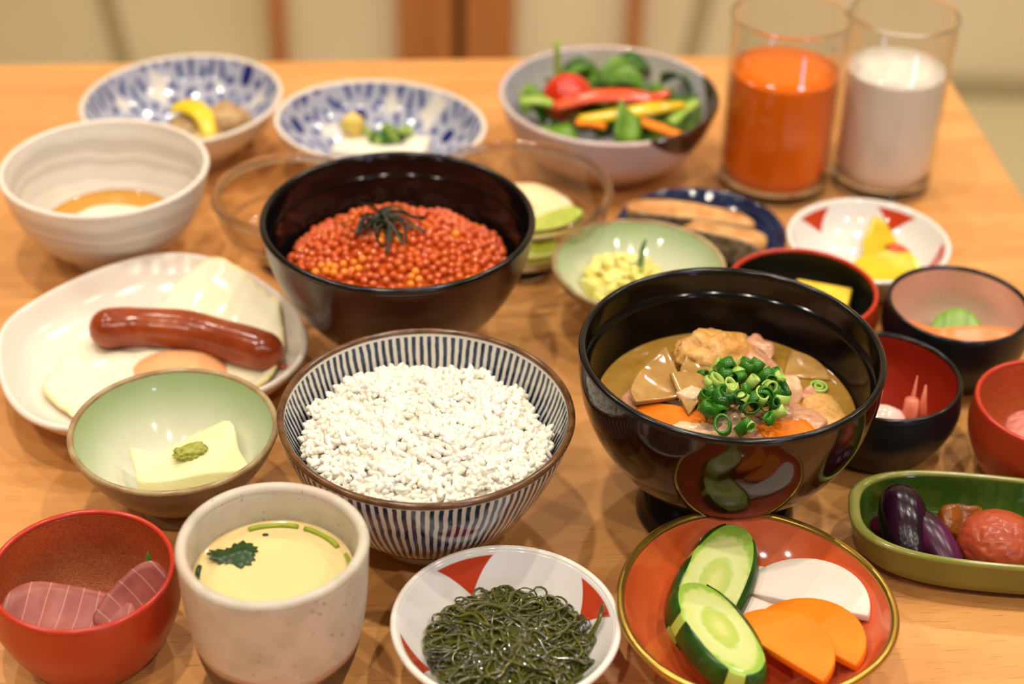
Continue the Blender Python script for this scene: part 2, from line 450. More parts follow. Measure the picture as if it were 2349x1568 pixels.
def brushed():
    k = NT('brushed_white_glaze'); v = k.coord(); z = k.sep(v)[2]
    zz = k.math('ADD', k.math('MULTIPLY', z, 150), k.math('MULTIPLY', k.noise(v, 18, 2), 2.2))
    cv = k.n('ShaderNodeCombineXYZ'); k.l(zz, cv.inputs[2])
    nz = k.noise(cv.outputs[0], 1.0, 3, 0.6)
    k.base(k.ramp(nz, [(0.34, S(174, 166, 158)), (0.5, S(218, 210, 198)), (0.62, S(230, 224, 212))]))
    return k.props(rough=0.3, spec=0.45)
BRUSHED = brushed()

def celadon(name, R):
    k = NT(name); v = k.coord(); r, a, z = radius_of(k, v)
    q = k.math('ADD', k.math('DIVIDE', r, R), k.math('MULTIPLY', k.math('SUBTRACT', k.noise(v, 40, 2), 0.5), 0.08))
    k.base(k.ramp(q, [(0.45, S(222, 220, 202)), (0.72, S(206, 212, 184)), (0.9, S(170, 190, 142)), (1.0, S(150, 172, 116))]))
    return k.props(rough=0.1, spec=0.5, coat=0.4)
CEL_IN = celadon('celadon_inside', 0.0447)
CEL_OUT = M('celadon_outside', S(150, 128, 96), S(130, 104, 76), scale=40, rough=0.3, spec=0.5)
CEL_RIM = M('celadon_rim', S(150, 120, 84), S(176, 158, 116), scale=90, rough=0.22, spec=0.5)

def stoneware():
    k = NT('speckled_stoneware'); v = k.coord(); z = k.sep(v)[2]
    c = k.ramp(k.noise(v, 55, 4), [(0.3, S(184, 176, 156)), (0.5, S(202, 194, 178)), (0.7, S(200, 182, 164))])
    sp = k.step(k.noise(v, 420, 2), 0.66, 0.74); sp2 = k.step(k.noise(v, 190, 2), 0.70, 0.76)
    c = k.mix(k.math('MULTIPLY', k.math('MAXIMUM', sp, sp2), 0.5), c, S(96, 72, 54))
    edge = k.math('ADD', z, k.math('MULTIPLY', k.math('SUBTRACT', k.noise(v, 22, 1), 0.5), 0.022))
    bare = k.math('SUBTRACT', 1.0, k.step(edge, 0.0245, 0.0255))
    line = k.math('MULTIPLY', k.step(edge, 0.023, 0.025), k.math('SUBTRACT', 1.0, k.step(edge, 0.0265, 0.029)))
    c = k.mix(bare, c, S(64, 44, 32)); c = k.mix(k.math('MULTIPLY', line, 0.6), c, S(150, 98, 56))
    k.base(c); k.bump(k.noise(v, 160, 4), 0.25, 0.0008)
    return k.props(rough=0.42, spec=0.45)
STONEW = stoneware()

def redpetal(name, R, N, rot):
    k = NT(name); v = k.coord(); r, a, z = radius_of(k, v)
    w = 2 * PI / N; a2 = k.math('SUBTRACT', k.math('MULTIPLY', k.math('FRACT', k.math('DIVIDE', k.math('ADD', a, rot + 4 * PI), w)), w), w / 2)
    q = k.math('DIVIDE', r, R); c = 0.55; rad = 0.50 if N == 4 else 0.44
    d2 = k.math('SUBTRACT', k.math('ADD', k.math('MULTIPLY', q, q), c * c), k.math('MULTIPLY', k.math('MULTIPLY', q, 2 * c), k.math('COSINE', a2)))
    out = k.step(k.math('SQRT', d2), rad - 0.006, rad + 0.006)
    band = k.math('MULTIPLY', k.step(q, 0.45, 0.46), k.math('SUBTRACT', 1.0, k.step(q, 0.915, 0.925)))
    k.base(k.mix(k.math('MULTIPLY', out, band), S(228, 224, 220), S(190, 62, 30)))
    return k.props(rough=0.1, spec=0.5, coat=0.4)
PETAL4 = redpetal('red_petal_glaze', 0.0445, 4, 1.12)
PETAL5 = redpetal('red_petal_glaze_b', 0.0428, 5, 0.25)
def coral():
    k = NT('coral_glaze'); v = k.coord((1, 1, 1))
    k.base(k.ramp(k.noise(v, 28, 3, 0.5, 1.0), [(0.3, S(208, 86, 40)), (0.5, S(215, 97, 50)), (0.72, S(222, 116, 80))]))
    return k.props(rough=0.09, spec=0.5, coat=0.5)
CORAL = coral()
GOLD = M('gold_rim', S(200, 160, 74), rough=0.28, metal=0.9)
def greeng():
    k = NT('green_glaze'); v = k.coord((1, 1, 0.4))
    k.base(k.ramp(k.noise(v, 60, 4, 0.6), [(0.3, S(40, 66, 20)), (0.5, S(62, 88, 28)), (0.7, S(96, 116, 46))]))
    return k.props(rough=0.1, spec=0.5, coat=0.5)
GREEN_G = greeng()
GREEN_OUT = M('olive_glaze_outside', S(122, 116, 44), S(106, 104, 40), scale=30, rough=0.22, spec=0.5)
GREEN_RIM = M('olive_rim', S(150, 148, 76), S(128, 134, 62), scale=60, rough=0.16, spec=0.5)
NAVY = M('navy_glaze', S(22, 34, 66), S(34, 48, 84), scale=50, rough=0.1, spec=0.5, bump=0.4, bscale=140, bdist=0.001, coat=0.4)
LILAC = M('lilac_white_glaze', S(206, 198, 204), S(196, 186, 186), scale=16, rough=0.16, spec=0.5)
def salad_glaze(name, c_main, c2, dipside):
    k = NT(name); v = k.coord(); x, y, z = k.sep(v)
    # bowl glazed pale, one side dipped in dark brown
    e = k.math('ADD', k.math('ADD', k.math('MULTIPLY', x, 0.93), k.math('MULTIPLY', y, -0.37)), k.math('MULTIPLY', k.math('SUBTRACT', k.noise(v, 12, 2), 0.5), 0.008))
    e = k.math('ADD', e, k.math('MULTIPLY', k.math('SUBTRACT', z, 0.046), 0.75))
    f = k.step(e, 0.0425, 0.0435)
    c = k.ramp(k.noise(v, 16, 2), [(0.35, c_main), (0.65, c2)])
    k.base(k.mix(f, c, S(66, 40, 24))); return k.props(rough=0.16, spec=0.5, coat=0.2)
SALAD_OUT = salad_glaze('salad_bowl_glaze', S(206, 192, 194), S(214, 186, 176), 1)
SALAD_IN = salad_glaze('salad_bowl_inside', S(186, 184, 196), S(200, 192, 176), 1)

def glass_thin(name, tint=(0.985, 0.975, 0.96, 1), refl=1.0):
    k = NT(name); k.t.nodes.remove(k.b)
    tr = k.n('ShaderNodeBsdfTransparent'); tr.inputs[0].default_value = tint
    gl = k.n('ShaderNodeBsdfGlossy'); gl.inputs['Roughness'].default_value = 0.02
    lw = k.n('ShaderNodeLayerWeight'); lw.inputs[0].default_value = 0.5
    fz = k.math('ADD', 0.04, k.math('MULTIPLY', k.math('POWER', lw.outputs['Facing'], 4.0), 0.75 * refl))
    mx = k.n('ShaderNodeMixShader'); k.l(fz, mx.inputs[0]); k.l(tr.outputs[0], mx.inputs[1]); k.l(gl.outputs[0], mx.inputs[2])
    k.l(mx.outputs[0], k.out.inputs[0]); return k.m
GLASS_T = glass_thin('clear_glass_wall')
GLASS_B = glass_thin('smoky_glass_wall', (0.93, 0.895, 0.85, 1), 1.2)
GLASS = M('clear_glass', (0.95, 0.93, 0.9, 1), rough=0.02, trans=1.0, ior=1.48)

# ------------------------------------------------------------------ vessels (world x, y in metres, profile radii in metres)
def R_(R, H, pts): return [(R * a, H * b) for a, b in pts]

rice_bowl, rice_in = vessel('rice_bowl', 'porcelain rice bowl with narrow navy blue vertical stripes and brown rim', -0.0348, 0.5892,
    [(0, 0.0055), (0.020, 0.006), (0.0315, 0.011), (0.043, 0.0225), (0.053, 0.0395), (0.0593, 0.0545), (0.0618, 0.0635)], 0.0028, STRIPE, STRIPE, BROWN_RIM, (0.0235, 0.0235, 0.0085), STRIPE)
soup_bowl, soup_in = vessel('soup_bowl', 'glossy black lacquer soup bowl on a wide round foot, filled with pork miso soup', 0.0919, 0.6088,
    [(0, 0.0165), (0.022, 0.018), (0.034, 0.0232), (0.0435, 0.031), (0.0535, 0.044), (0.0605, 0.059), (0.0636, 0.074), (0.0640, 0.086)], 0.003, BROWN_L, BLACK_L, BLACK_RIM, (0.035, 0.031, 0.021), BLACK_L)
ikura_bowl, ikura_in = vessel('lacquer_bowl', 'brown-black lacquer bowl with fine turned rings, heaped with salmon roe', -0.0556, 0.7242,
    [(0, 0.012), (0.020, 0.0125), (0.032, 0.0175), (0.043, 0.027), (0.0545, 0.043), (0.0618, 0.060), (0.0652, 0.077)], 0.003, RINGED, BLACK_L, BLACK_RIM, (0.030, 0.027, 0.015), BLACK_L)
for root, r0, z0 in ((soup_bowl, 0.0598, 0.0745), (ikura_bowl, 0.0607, 0.0665)):     # turned step inside the two lacquer bowls
    V, F, i = lathe([(r0 + 0.001, z0 + 0.0022), (r0 - 0.0009, z0 + 0.0006), (r0 - 0.0012, z0 - 0.0004), (r0 + 0.0003, z0 - 0.0016)], 112)
    ob('inner_step', mesh('inner_step', V, [tuple(reversed(f)) for f in F], BLACK_L), root)
white_bowl, white_in = vessel('ceramic_bowl', 'white brushed ceramic bowl with grey rings holding a soft egg in sauce', -0.2148, 0.8093,
    [(0, 0.007), (0.020, 0.0075), (0.032, 0.012), (0.042, 0.022), (0.049, 0.035), (0.0535, 0.053)], 0.003, BRUSHED, BRUSHED, WHITE_WARM, (0.023, 0.021, 0.009), WHITE_WARM, shape=lambda a: 1 + 0.012 * math.sin(2 * a + 0.6))
cup, cup_in = vessel('custard_cup', 'thick grey speckled stoneware cup with bare brown bottom, holding egg custard', -0.0875, 0.4993,
    [(0, 0.0008), (0.020, 0.0008), (0.0250, 0.003), (0.0305, 0.018), (0.0342, 0.040), (0.0358, 0.068)], 0.0042, STONEW, STONEW, STONEW, cat='cup', shape=lambda a: 1 + 0.012 * math.sin(3 * a + 1) + 0.008 * math.sin(2 * a))
coral_dish, coral_in = vessel('pickle_dish', 'coral red dish with a gold rim holding sliced cucumber, radish and carrot', 0.0973, 0.5140,
    [(0, 0.0055), (0.020, 0.006), (0.031, 0.0092), (0.042, 0.0165), (0.050, 0.0245), (0.0545, 0.0315)], 0.0028, CORAL, CORAL, GOLD, (0.024, 0.023, 0.0075), CORAL, cat='dish', shape=lambda a: 1 + 0.02 * math.cos(3 * a - 5.6), rim_k=0.62)
wred_dish, wred_in = vessel('seaweed_dish', 'small white porcelain dish with red petal corners under green stringy seaweed', 0.0005, 0.5020,
    [(0, 0.005), (0.017, 0.0055), (0.027, 0.0095), (0.036, 0.0175), (0.0444, 0.0285)], 0.0026, WHITE_G, PETAL4, WHITE_G, (0.020, 0.019, 0.007), WHITE_G, cat='dish')
cel_dish, cel_in = vessel('celadon_dish', 'pale green celadon dish with brown edge holding a square of tofu', -0.1440, 0.6020,
    [(0, 0.007), (0.014, 0.0074), (0.023, 0.012), (0.033, 0.022), (0.0408, 0.033), (0.0446, 0.0415)], 0.0026, CEL_OUT, CEL_IN, CEL_RIM, (0.018, 0.017, 0.009), CEL_OUT, cat='dish')
cel2_dish, cel2_in = vessel('celadon_dish', 'pale green celadon dish holding yellow pickled cabbage with a cucumber slice', 0.0625, 0.7530,
    [(0, 0.007), (0.014, 0.0074), (0.022, 0.012), (0.031, 0.020), (0.0395, 0.030), (0.0436, 0.0365)], 0.0026, CEL_OUT, CEL_IN, CEL_RIM, (0.018, 0.017, 0.009), CEL_OUT, cat='dish')
w2_dish, w2_in = vessel('takuan_dish', 'white porcelain dish with red petal corners under yellow radish pickles', 0.1859, 0.7999,
    [(0, 0.005), (0.017, 0.0055), (0.027, 0.0095), (0.036, 0.0165), (0.0427, 0.0262)], 0.0026, WHITE_G, PETAL5, WHITE_G, (0.020, 0.019, 0.007), WHITE_G, cat='dish')
navy_dish, navy_in = vessel('fish_plate', 'dark navy glazed plate with bumpy rim holding grilled fish', 0.0994, 0.8170,
    [(0, 0.004), (0.022, 0.0045), (0.032, 0.0075), (0.040, 0.0125), (0.0455, 0.0185)], 0.003, NAVY, NAVY, NAVY, (0.024, 0.023, 0.006), NAVY, cat='plate')
dots = [([v * 0.62 + Vector((rr * math.cos(a), rr * math.sin(a), navy_in(rr) + 0.0002)) for v in DOT[0]], DOT[1]) for DOT in [blob(0.0024, 0.0024, 0.0014, 0, 1, 0, 2)] for rr, n_ in ((0.0335, 40), (0.0372, 46), (0.0405, 50)) for a in [2 * PI * (k_ + (n_ % 4) * 0.25) / n_ for k_ in range(n_)]]
o = ob('raised_dots', mesh('raised_dots', *join(dots), NAVY), navy_dish); o['kind'] = 'stuff'
LACQ = [(0, 0.0012), (0.62, 0.03), (0.80, 0.16), (0.96, 0.42), (1.03, 0.66), (1.0, 0.97)]
def lac(R, H): return [(R * a, H * b if b > 0.01 else b) for a, b in LACQ]
vessel('lacquer_cup', 'red lacquer cup with black inside holding a piece of yellow rolled omelette', 0.1415, 0.7325, lac(0.0372, 0.040), 0.0022, RED_L, BLACK_M, RED_RIM, cat='cup')
vessel('lacquer_cup', 'black lacquer cup with pearly copper inside holding salmon and a lime green slice', 0.2165, 0.7223, lac(0.0346, 0.040), 0.0022, BLACK_M, PEARL_IN, BLACK_RIM, cat='cup')
vessel('lacquer_cup', 'black lacquer cup with red inside holding squid and prawn sticks beside the soup bowl', 0.1700, 0.6600, lac(0.0356, 0.040), 0.0022, BLACK_M, RED_IN, BLACK_RIM, cat='cup')
vessel('lacquer_cup', 'red lacquer cup holding pink minced fish behind the green oval dish', 0.2419, 0.6390, lac(0.0340, 0.042), 0.0022, RED_L, COPPER_IN, RED_RIM, cat='cup')
vessel('lacquer_cup', 'red lacquer cup with copper inside holding sliced raw fish beside the custard cup', -0.1640, 0.5122, lac(0.0357, 0.043), 0.0022, RED_L, COPPER_IN, RED_RIM, cat='cup')

green_dish, green_in = vessel('oval_dish', 'glossy dark green oval dish holding aubergine pickles and a pickled plum', 0.2040, 0.5790,
    [(0, 0.0025), (0.018, 0.0027), (0.0265, 0.005), (0.030, 0.011), (0.0320, 0.0225)], 0.0026, GREEN_OUT, GREEN_G, GREEN_RIM, None, None, sx=1.93, sy=1.0, rz=math.radians(-6), cat='dish', shape=lambda a: 1 + 0.05 * math.cos(4 * a + PI))
egg_pts = [(-0.2423, 0.6827), (-0.2463, 0.7028), (-0.2299, 0.7325), (-0.2128, 0.7528), (-0.1956, 0.7662), (-0.1738, 0.775), (-0.1489, 0.766), (-0.1226, 0.7438), (-0.0999, 0.7062), (-0.0968, 0.693), (-0.0995, 0.678), (-0.108, 0.6625), (-0.125, 0.649), (-0.150, 0.637), (-0.172, 0.628), (-0.1931, 0.6225), (-0.2094, 0.6259), (-0.2226, 0.637), (-0.2359, 0.6617)]
EX, EY = -0.171, 0.696
_pol = sorted((math.atan2(y - EY, x - EX) % (2 * PI), math.hypot(x - EX, y - EY)) for x, y in egg_pts)
def egg_shape(a):
    a %= 2 * PI; P = [(_pol[-1][0] - 2 * PI, _pol[-1][1])] + _pol + [(_pol[0][0] + 2 * PI, _pol[0][1])]
    for (a0, r0), (a1, r1) in zip(P, P[1:]):
        if a0 <= a <= a1:
            t = (a - a0) / (a1 - a0 + 1e-9); return (r0 + (r1 - r0) * t) / 0.0745
    return 1.0
_sm = [sum(egg_shape(2 * PI * (k + j) / 112) for j in range(-3, 4)) / 7 for k in range(112)]
def egg_smooth(a):
    q = (a % (2 * PI)) / (2 * PI) * 112; i = int(q); return _sm[i % 112] * (1 - q + i) + _sm[(i + 1) % 112] * (q - i)
egg_plate, egg_in = vessel('breakfast_plate', 'white rounded triangular plate holding fried eggs and a sausage', EX, EY,
    [(0, 0.003), (0.040, 0.0035), (0.054, 0.006), (0.066, 0.0125), (0.0745, 0.0225)], 0.003, WHITE_WARM, WHITE_WARM, WHITE_WARM, None, None, cat='plate', shape=egg_smooth)
b1_dish, b1_in = vessel('flower_dish', 'blue and white flower patterned dish holding simmered shellfish with yellow peel', -0.1955, 0.9255,
    [(0, 0.006), (0.026, 0.0065), (0.038, 0.011), (0.050, 0.021), (0.0575, 0.0345)], 0.0028, WHITE_WARM, FLOWER, WHITE_WARM, (0.028, 0.027, 0.008), WHITE_WARM, cat='dish', sx=1.06, sy=0.955, rz=math.radians(52))
b2_dish, b2_in = vessel('flower_dish', 'blue and white flower patterned dish holding white tofu topped with green onion', -0.0785, 0.9030,
    [(0, 0.006), (0.026, 0.0065), (0.038, 0.011), (0.050, 0.021), (0.0575, 0.0345)], 0.0028, WHITE_WARM, FLOWER, WHITE_WARM, (0.028, 0.027, 0.008), WHITE_WARM, cat='dish', sx=1.07, sy=0.90, rz=math.radians(-16))
salad_bowl, salad_in = vessel('salad_bowl', 'pale lilac stoneware bowl with one side dipped in brown glaze, filled with salad', 0.0523, 0.9240,
    [(0, 0.006), (0.028, 0.0065), (0.042, 0.011), (0.053, 0.021), (0.060, 0.034), (0.0635, 0.0455)], 0.003, SALAD_OUT, SALAD_IN, SALAD_OUT, (0.030, 0.029, 0.008), SALAD_OUT)

def glass_bowl(label, x, y, R, H):
    g, zin = vessel('glass_bowl', label, x, y, [(0, 0.010), (R * 0.45, 0.0105), (R * 0.72, 0.015), (R * 0.88, 0.024), (R * 0.96, 0.034), (R, H)], 0.0030, GLASS_B, GLASS_B, GLASS, None, None, rim_k=0.8)
    V, F, i = lathe([(0, 0.0006), (R * 0.44, 0.0006), (R * 0.47, 0.003), (R * 0.40, 0.0098), (0, 0.0098)], 72); ob('foot', mesh('glass_foot', V, F, GLASS), g)
    rr = 0.0016; V, F, i = lathe([(R * 0.82 + rr * math.cos(2 * PI * j / 10), 0.0245 + rr * math.sin(2 * PI * j / 10)) for j in range(10)], 96, closed=True); ob('inner_ridge', mesh('inner_ridge', V, F, GLASS), g)
    return g, zin
gl_l, gl_l_in = glass_bowl('clear glass bowl between the white bowl and the roe bowl', -0.1170, 0.8060, 0.0415, 0.042)
gl_r, gl_r_in = glass_bowl('clear glass bowl of cut fruit behind the celadon dish', 0.0010, 0.8130, 0.0495, 0.045)

def tumbler(name, label, x, y, R, H):
    g = thing(name, label, 'glass', (x, y, T))
    V, F, i = lathe([(0, 0.0004), (R * 0.92, 0.0004), (R * 0.965, 0.003), (R * 0.975, 0.02), (R, H), (R - 0.0007, H + 0.0006), (R - 0.0016, H), (R * 0.975 - 0.0016, 0.02), (R * 0.965 - 0.002, 0.0095), (0, 0.0085)], 96)
    ob('wall', mesh('tumbler_wall', V, F, GLASS_T), g)
    rr = 0.0014; ring = [(R - 0.0006 + rr * math.cos(2 * PI * j / 10), H + rr * math.sin(2 * PI * j / 10)) for j in range(10)]
    V, F, i = lathe(ring, 96, closed=True); ob('rim', mesh('tumbler_rim', V, F, GLASS), g)
    V, F, i = lathe([(0, 0.0008), (R * 0.90, 0.0008), (R * 0.945, 0.003), (R * 0.945, 0.0078), (R * 0.9, 0.0082), (0, 0.0082)], 96); ob('base', mesh('tumbler_base', V, F, GLASS), g)
    return g
JX, JY, MX_, MY_ = 0.1490, 0.9060, 0.2125, 0.9115
tumbler('tumbler', 'straight glass tumbler filled with orange juice', JX, JY, 0.0328, 0.1055)
tumbler('tumbler', 'straight glass tumbler filled with milk', MX_, MY_, 0.0300, 0.1055)
def drink(name, label, x, y, R, z, mat):
    V, F, i = lathe([(0, 0.0098), (R * 0.86, 0.0098), (R * 0.965 - 0.0023, 0.0115), (R * 0.975 - 0.0019, 0.02), (R * 0.9875 - 0.0018, z - 0.0006), (R * 0.982 - 0.0018, z), (R * 0.5, z - 0.0004), (0, z - 0.0004)], 96)
    tag(ob(name, mesh(name, V, F, mat), None, (x, y, T)), label, 'drink')
JUICE = M('carrot_orange_juice', S(246, 116, 8), rough=0.12, spec=0.5)
MILK = M('milk_white', S(240, 234, 222), rough=0.12, spec=0.5)
drink('orange_juice', 'bright orange juice filling the tumbler', JX, JY, 0.0328, 0.0735, JUICE)
drink('milk', 'white milk filling the tumbler', MX_, MY_, 0.0300, 0.0735, MILK)

# ------------------------------------------------------------------ food materials
RICE = M('cooked_rice', S(244, 240, 228), S(240, 233, 216), scale=120, rough=0.3, spec=0.5)
ROE = M('salmon_roe', S(222, 106, 40), S(206, 82, 28), scale=60, lo=0.4, hi=0.6, rough=0.09, spec=0.8, coat=0.4)
ROE2 = M('salmon_roe_pale', S(240, 142, 46), rough=0.14, spec=0.6)
NORI = M('nori', S(18, 22, 11), S(46, 52, 26), scale=500, rough=0.4, spec=0.5, bump=0.4, bscale=900)
BROTH = M('miso_broth', S(150, 112, 42), S(166, 128, 58), scale=45, detail=5, lo=0.35, hi=0.7, dist=1.5, rough=0.06, spec=0.6, coat=0.4)
DAIKON_S = M('simmered_radish', S(166, 124, 66), S(186, 146, 86), scale=90, rough=0.12, spec=0.6)
PORK = M('pork', S(188, 126, 96), S(206, 156, 120), scale=150, stretch=(1, 3, 1), rough=0.25, spec=0.6, bump=0.3, bscale=260)
PORK_FAT = M('pork_fat', S(232, 196, 160), S(222, 176, 134), scale=120, rough=0.22, spec=0.6, bump=0.3, bscale=220)
AGE = M('fried_tofu_skin', S(200, 140, 66), S(222, 172, 100), scale=170, detail=5, rough=0.3, spec=0.5, bump=0.8, bscale=300, bdist=0.001)
CARROT_S = M('simmered_carrot', S(224, 112, 22), S(232, 130, 40), scale=120, rough=0.15, spec=0.6, bump=0.25, bscale=260)
SCAL1 = M('scallion_green', S(62, 128, 30), S(40, 100, 24), scale=200, rough=0.22, spec=0.5)
SCAL2 = M('scallion_pale', S(150, 186, 76), S(188, 208, 112), scale=120, rough=0.22, spec=0.5)
SCAL3 = M('scallion_dark', S(34, 86, 22), rough=0.24, spec=0.5)
TOFU = M('tofu', S(244, 232, 184), S(238, 224, 170), scale=60, rough=0.42, spec=0.35, bump=0.5, bscale=420)
TOFU_W = M('white_tofu', S(246, 238, 218), rough=0.35, spec=0.4)
WASABI = M('wasabi', S(174, 176, 84), S(150, 154, 60), scale=300, rough=0.4, spec=0.4, bump=0.5, bscale=700)
EGGW = M('egg_white', S(246, 240, 212), S(240, 230, 186), scale=40, lo=0.45, hi=0.75, rough=0.16, spec=0.6, bump=0.5, bscale=110, bdist=0.0012)
EGGEDGE = M('egg_white_edge', S(240, 224, 160), rough=0.25, spec=0.5)
YOLK = M('filmed_yolk', S(244, 172, 116), S(246, 186, 136), scale=30, rough=0.18, spec=0.6)
SAUS = M('sausage_skin', S(160, 72, 30), S(132, 52, 22), scale=70, detail=4, rough=0.2, spec=0.6, bump=0.35, bscale=170, bdist=0.0008)
CUSTARD = M('egg_custard', S(230, 204, 144), rough=0.1, spec=0.55)
HERB = M('herb_leaf', S(20, 48, 12), S(32, 66, 18), scale=200, rough=0.3, spec=0.5)
STEM = M('herb_stem', S(150, 168, 40), rough=0.3, spec=0.5)
SEAW = M('mozuku', S(50, 54, 10), S(78, 82, 20), scale=90, rough=0.08, spec=0.7, coat=0.6)
SEAW2 = M('mozuku_light', S(98, 98, 28), S(64, 68, 16), scale=90, rough=0.08, spec=0.7, coat=0.6)
SEAJ = M('seaweed_juice', S(206, 200, 140), rough=0.06, spec=0.6)
def cucumber():
    k = NT('cucumber_flesh'); v = k.coord(kind='Object'); x, y, z = k.sep(v)
    q = k.math('SQRT', k.math('ADD', k.math('POWER', k.math('MULTIPLY', x, 1 / 0.0125), 2.0), k.math('POWER', k.math('MULTIPLY', y, 1 / 0.024), 2.0)))
    q = k.math('ADD', q, k.math('MULTIPLY', k.math('SUBTRACT', k.noise(v, 240, 3), 0.5), 0.28))
    k.base(k.ramp(q, [(0.1, S(204, 208, 124)), (0.3, S(184, 198, 98)), (0.42, S(176, 196, 88)), (0.52, S(208, 214, 146)), (0.88, S(198, 208, 124)), (0.97, S(150, 186, 70))]))
    k.bump(k.noise(v, 300, 3), 0.15, 0.0006)
    return k.props(rough=0.22, spec=0.5)
CUC = cucumber()
CUC_SK = M('cucumber_skin', S(30, 62, 16), S(46, 84, 24), scale=90, rough=0.25, spec=0.5, bump=0.3, bscale=160)
CUC_ST = M('cucumber_peeled', S(168, 196, 84), rough=0.3, spec=0.5)
DAIK = M('pickled_radish_white', S(238, 226, 216), S(230, 216, 202), scale=50, rough=0.35, spec=0.4)
CARR = M('pickled_carrot', S(244, 138, 24), S(236, 124, 18), scale=40, rough=0.5, spec=0.3)
AUB = M('pickled_aubergine', S(40, 8, 30), S(92, 24, 70), scale=90, detail=4, stretch=(1, 0.35, 1), rough=0.3, spec=0.5, bump=0.25, bscale=160)
AUB_D = M('pickled_aubergine_skin', S(18, 7, 18), S(46, 12, 36), scale=60, stretch=(1, 0.3, 1), rough=0.24, spec=0.4, bump=0.9, bscale=120, bdist=0.001)
SHIBA = M('purple_pickle', S(112, 10, 58), S(78, 6, 44), scale=220, rough=0.2, spec=0.6, bump=0.6, bscale=420)
BROWNP = M('brown_pickle', S(150, 84, 22), S(112, 58, 14), scale=160, detail=5, rough=0.25, spec=0.5, bump=0.7, bscale=360)
def ume_m():
    k = NT('pickled_plum'); v = k.coord(); k.base(k.ramp(k.noise(v, 60, 4), [(0.3, S(160, 62, 36)), (0.7, S(182, 84, 52))]))
    k.bump(k.noise(v, 38, 3, 0.5, 1.6), 0.35, 0.0014); return k.props(rough=0.3, spec=0.5)
UME = ume_m()
FISHRAW = None
def sashimi_m(name, c1, c2, line, sc=420):
    k = NT(name); v = k.coord(); x, y, z = k.sep(v)
    w = k.math('ADD', k.math('MULTIPLY', x, sc), k.math('MULTIPLY', k.noise(v, 35, 1), 1.2))
    fr = k.math('ABSOLUTE', k.math('SUBTRACT', k.math('FRACT', k.math('MULTIPLY', w, 0.5)), 0.5))
    ln = k.math('SUBTRACT', 1.0, k.step(fr, 0.0, 0.05))
    c = k.ramp(k.noise(v, 120, 3), [(0.35, c1), (0.65, c2)])
    k.base(k.mix(k.math('MULTIPLY', ln, 0.6), c, line)); return k.props(rough=0.36, spec=0.4)
FISHRAW = sashimi_m('raw_fish', S(160, 84, 74), S(142, 66, 58), S(214, 160, 146), 300)
SALM = M('salmon_slice', S(240, 138, 74), S(234, 124, 62), scale=70, rough=0.25, spec=0.5)
SQUID = M('squid_white', S(240, 216, 204), S(232, 200, 190), scale=60, rough=0.18, spec=0.6)
PRAWN = M('prawn_stick', S(222, 92, 60), S(240, 160, 130), scale=140, stretch=(1, 1, 0.3), rough=0.3, spec=0.5)
NEGI = M('minced_fish_pink', S(226, 152, 138), S(206, 118, 106), scale=200, rough=0.3, spec=0.5, bump=0.7, bscale=420)
TAMA = M('rolled_omelette', S(244, 212, 76), S(236, 196, 56), scale=80, rough=0.35, spec=0.4, bump=0.3, bscale=240)
YCAB = M('yellow_cabbage', S(236, 222, 110), S(242, 236, 170), scale=60, rough=0.25, spec=0.5)
TAKU = M('yellow_radish_pickle', S(220, 196, 44), S(206, 176, 32), scale=40, rough=0.22, spec=0.55)
CHILI = M('red_pepper_paste', S(206, 72, 26), rough=0.3)
TOMATO = M('cherry_tomato', S(204, 40, 14), S(212, 58, 20), scale=30, rough=0.12, spec=0.6)
PEPR = M('red_pepper', S(232, 92, 50), S(222, 70, 34), scale=60, rough=0.2, spec=0.5)
PEPY = M('yellow_pepper', S(232, 200, 30), S(220, 180, 20), scale=60, rough=0.2, spec=0.5)
LETT = M('lettuce', S(86, 130, 34), S(126, 164, 60), scale=70, detail=4, rough=0.35, spec=0.4, bump=0.4, bscale=160)
LETD = M('dark_leaf', S(46, 88, 22), S(72, 116, 36), scale=70, detail=4, rough=0.35, spec=0.4, bump=0.4, bscale=160)
CUCS = M('salad_cucumber', S(170, 196, 90), S(140, 176, 64), scale=60, rough=0.25, spec=0.5)
CLAM = M('simmered_clam', S(206, 172, 120), S(160, 118, 70), scale=90, detail=4, rough=0.3, spec=0.5, bump=0.5, bscale=170)
CLAMD = M('simmered_clam_dark', S(96, 66, 40), rough=0.3, spec=0.5)
YUZU = M('yuzu_peel', S(236, 206, 40), rough=0.3, spec=0.5)
GING = M('grated_ginger', S(234, 208, 110), S(226, 194, 90), scale=200, rough=0.4, bump=0.5, bscale=400)
APPLE = M('pale_fruit', S(244, 226, 180), S(240, 216, 160), scale=40, rough=0.3, spec=0.5)
KIWI = M('kiwi_flesh', S(182, 190, 70), S(150, 168, 48), scale=90, rough=0.25, spec=0.5)
PINE = M('yellow_fruit', S(246, 184, 30), rough=0.25, spec=0.5)
FISHG = M('grilled_fish_flesh', S(222, 172, 110), S(186, 120, 62), scale=90, detail=4, rough=0.4, spec=0.4, bump=0.4, bscale=200)
FISHS = M('grilled_fish_skin', S(150, 132, 104), S(92, 70, 44), scale=220, detail=5, rough=0.3, spec=0.6, bump=0.4, bscale=300)
SAUCE = M('soy_dashi', S(196, 140, 54), rough=0.06, spec=0.6)

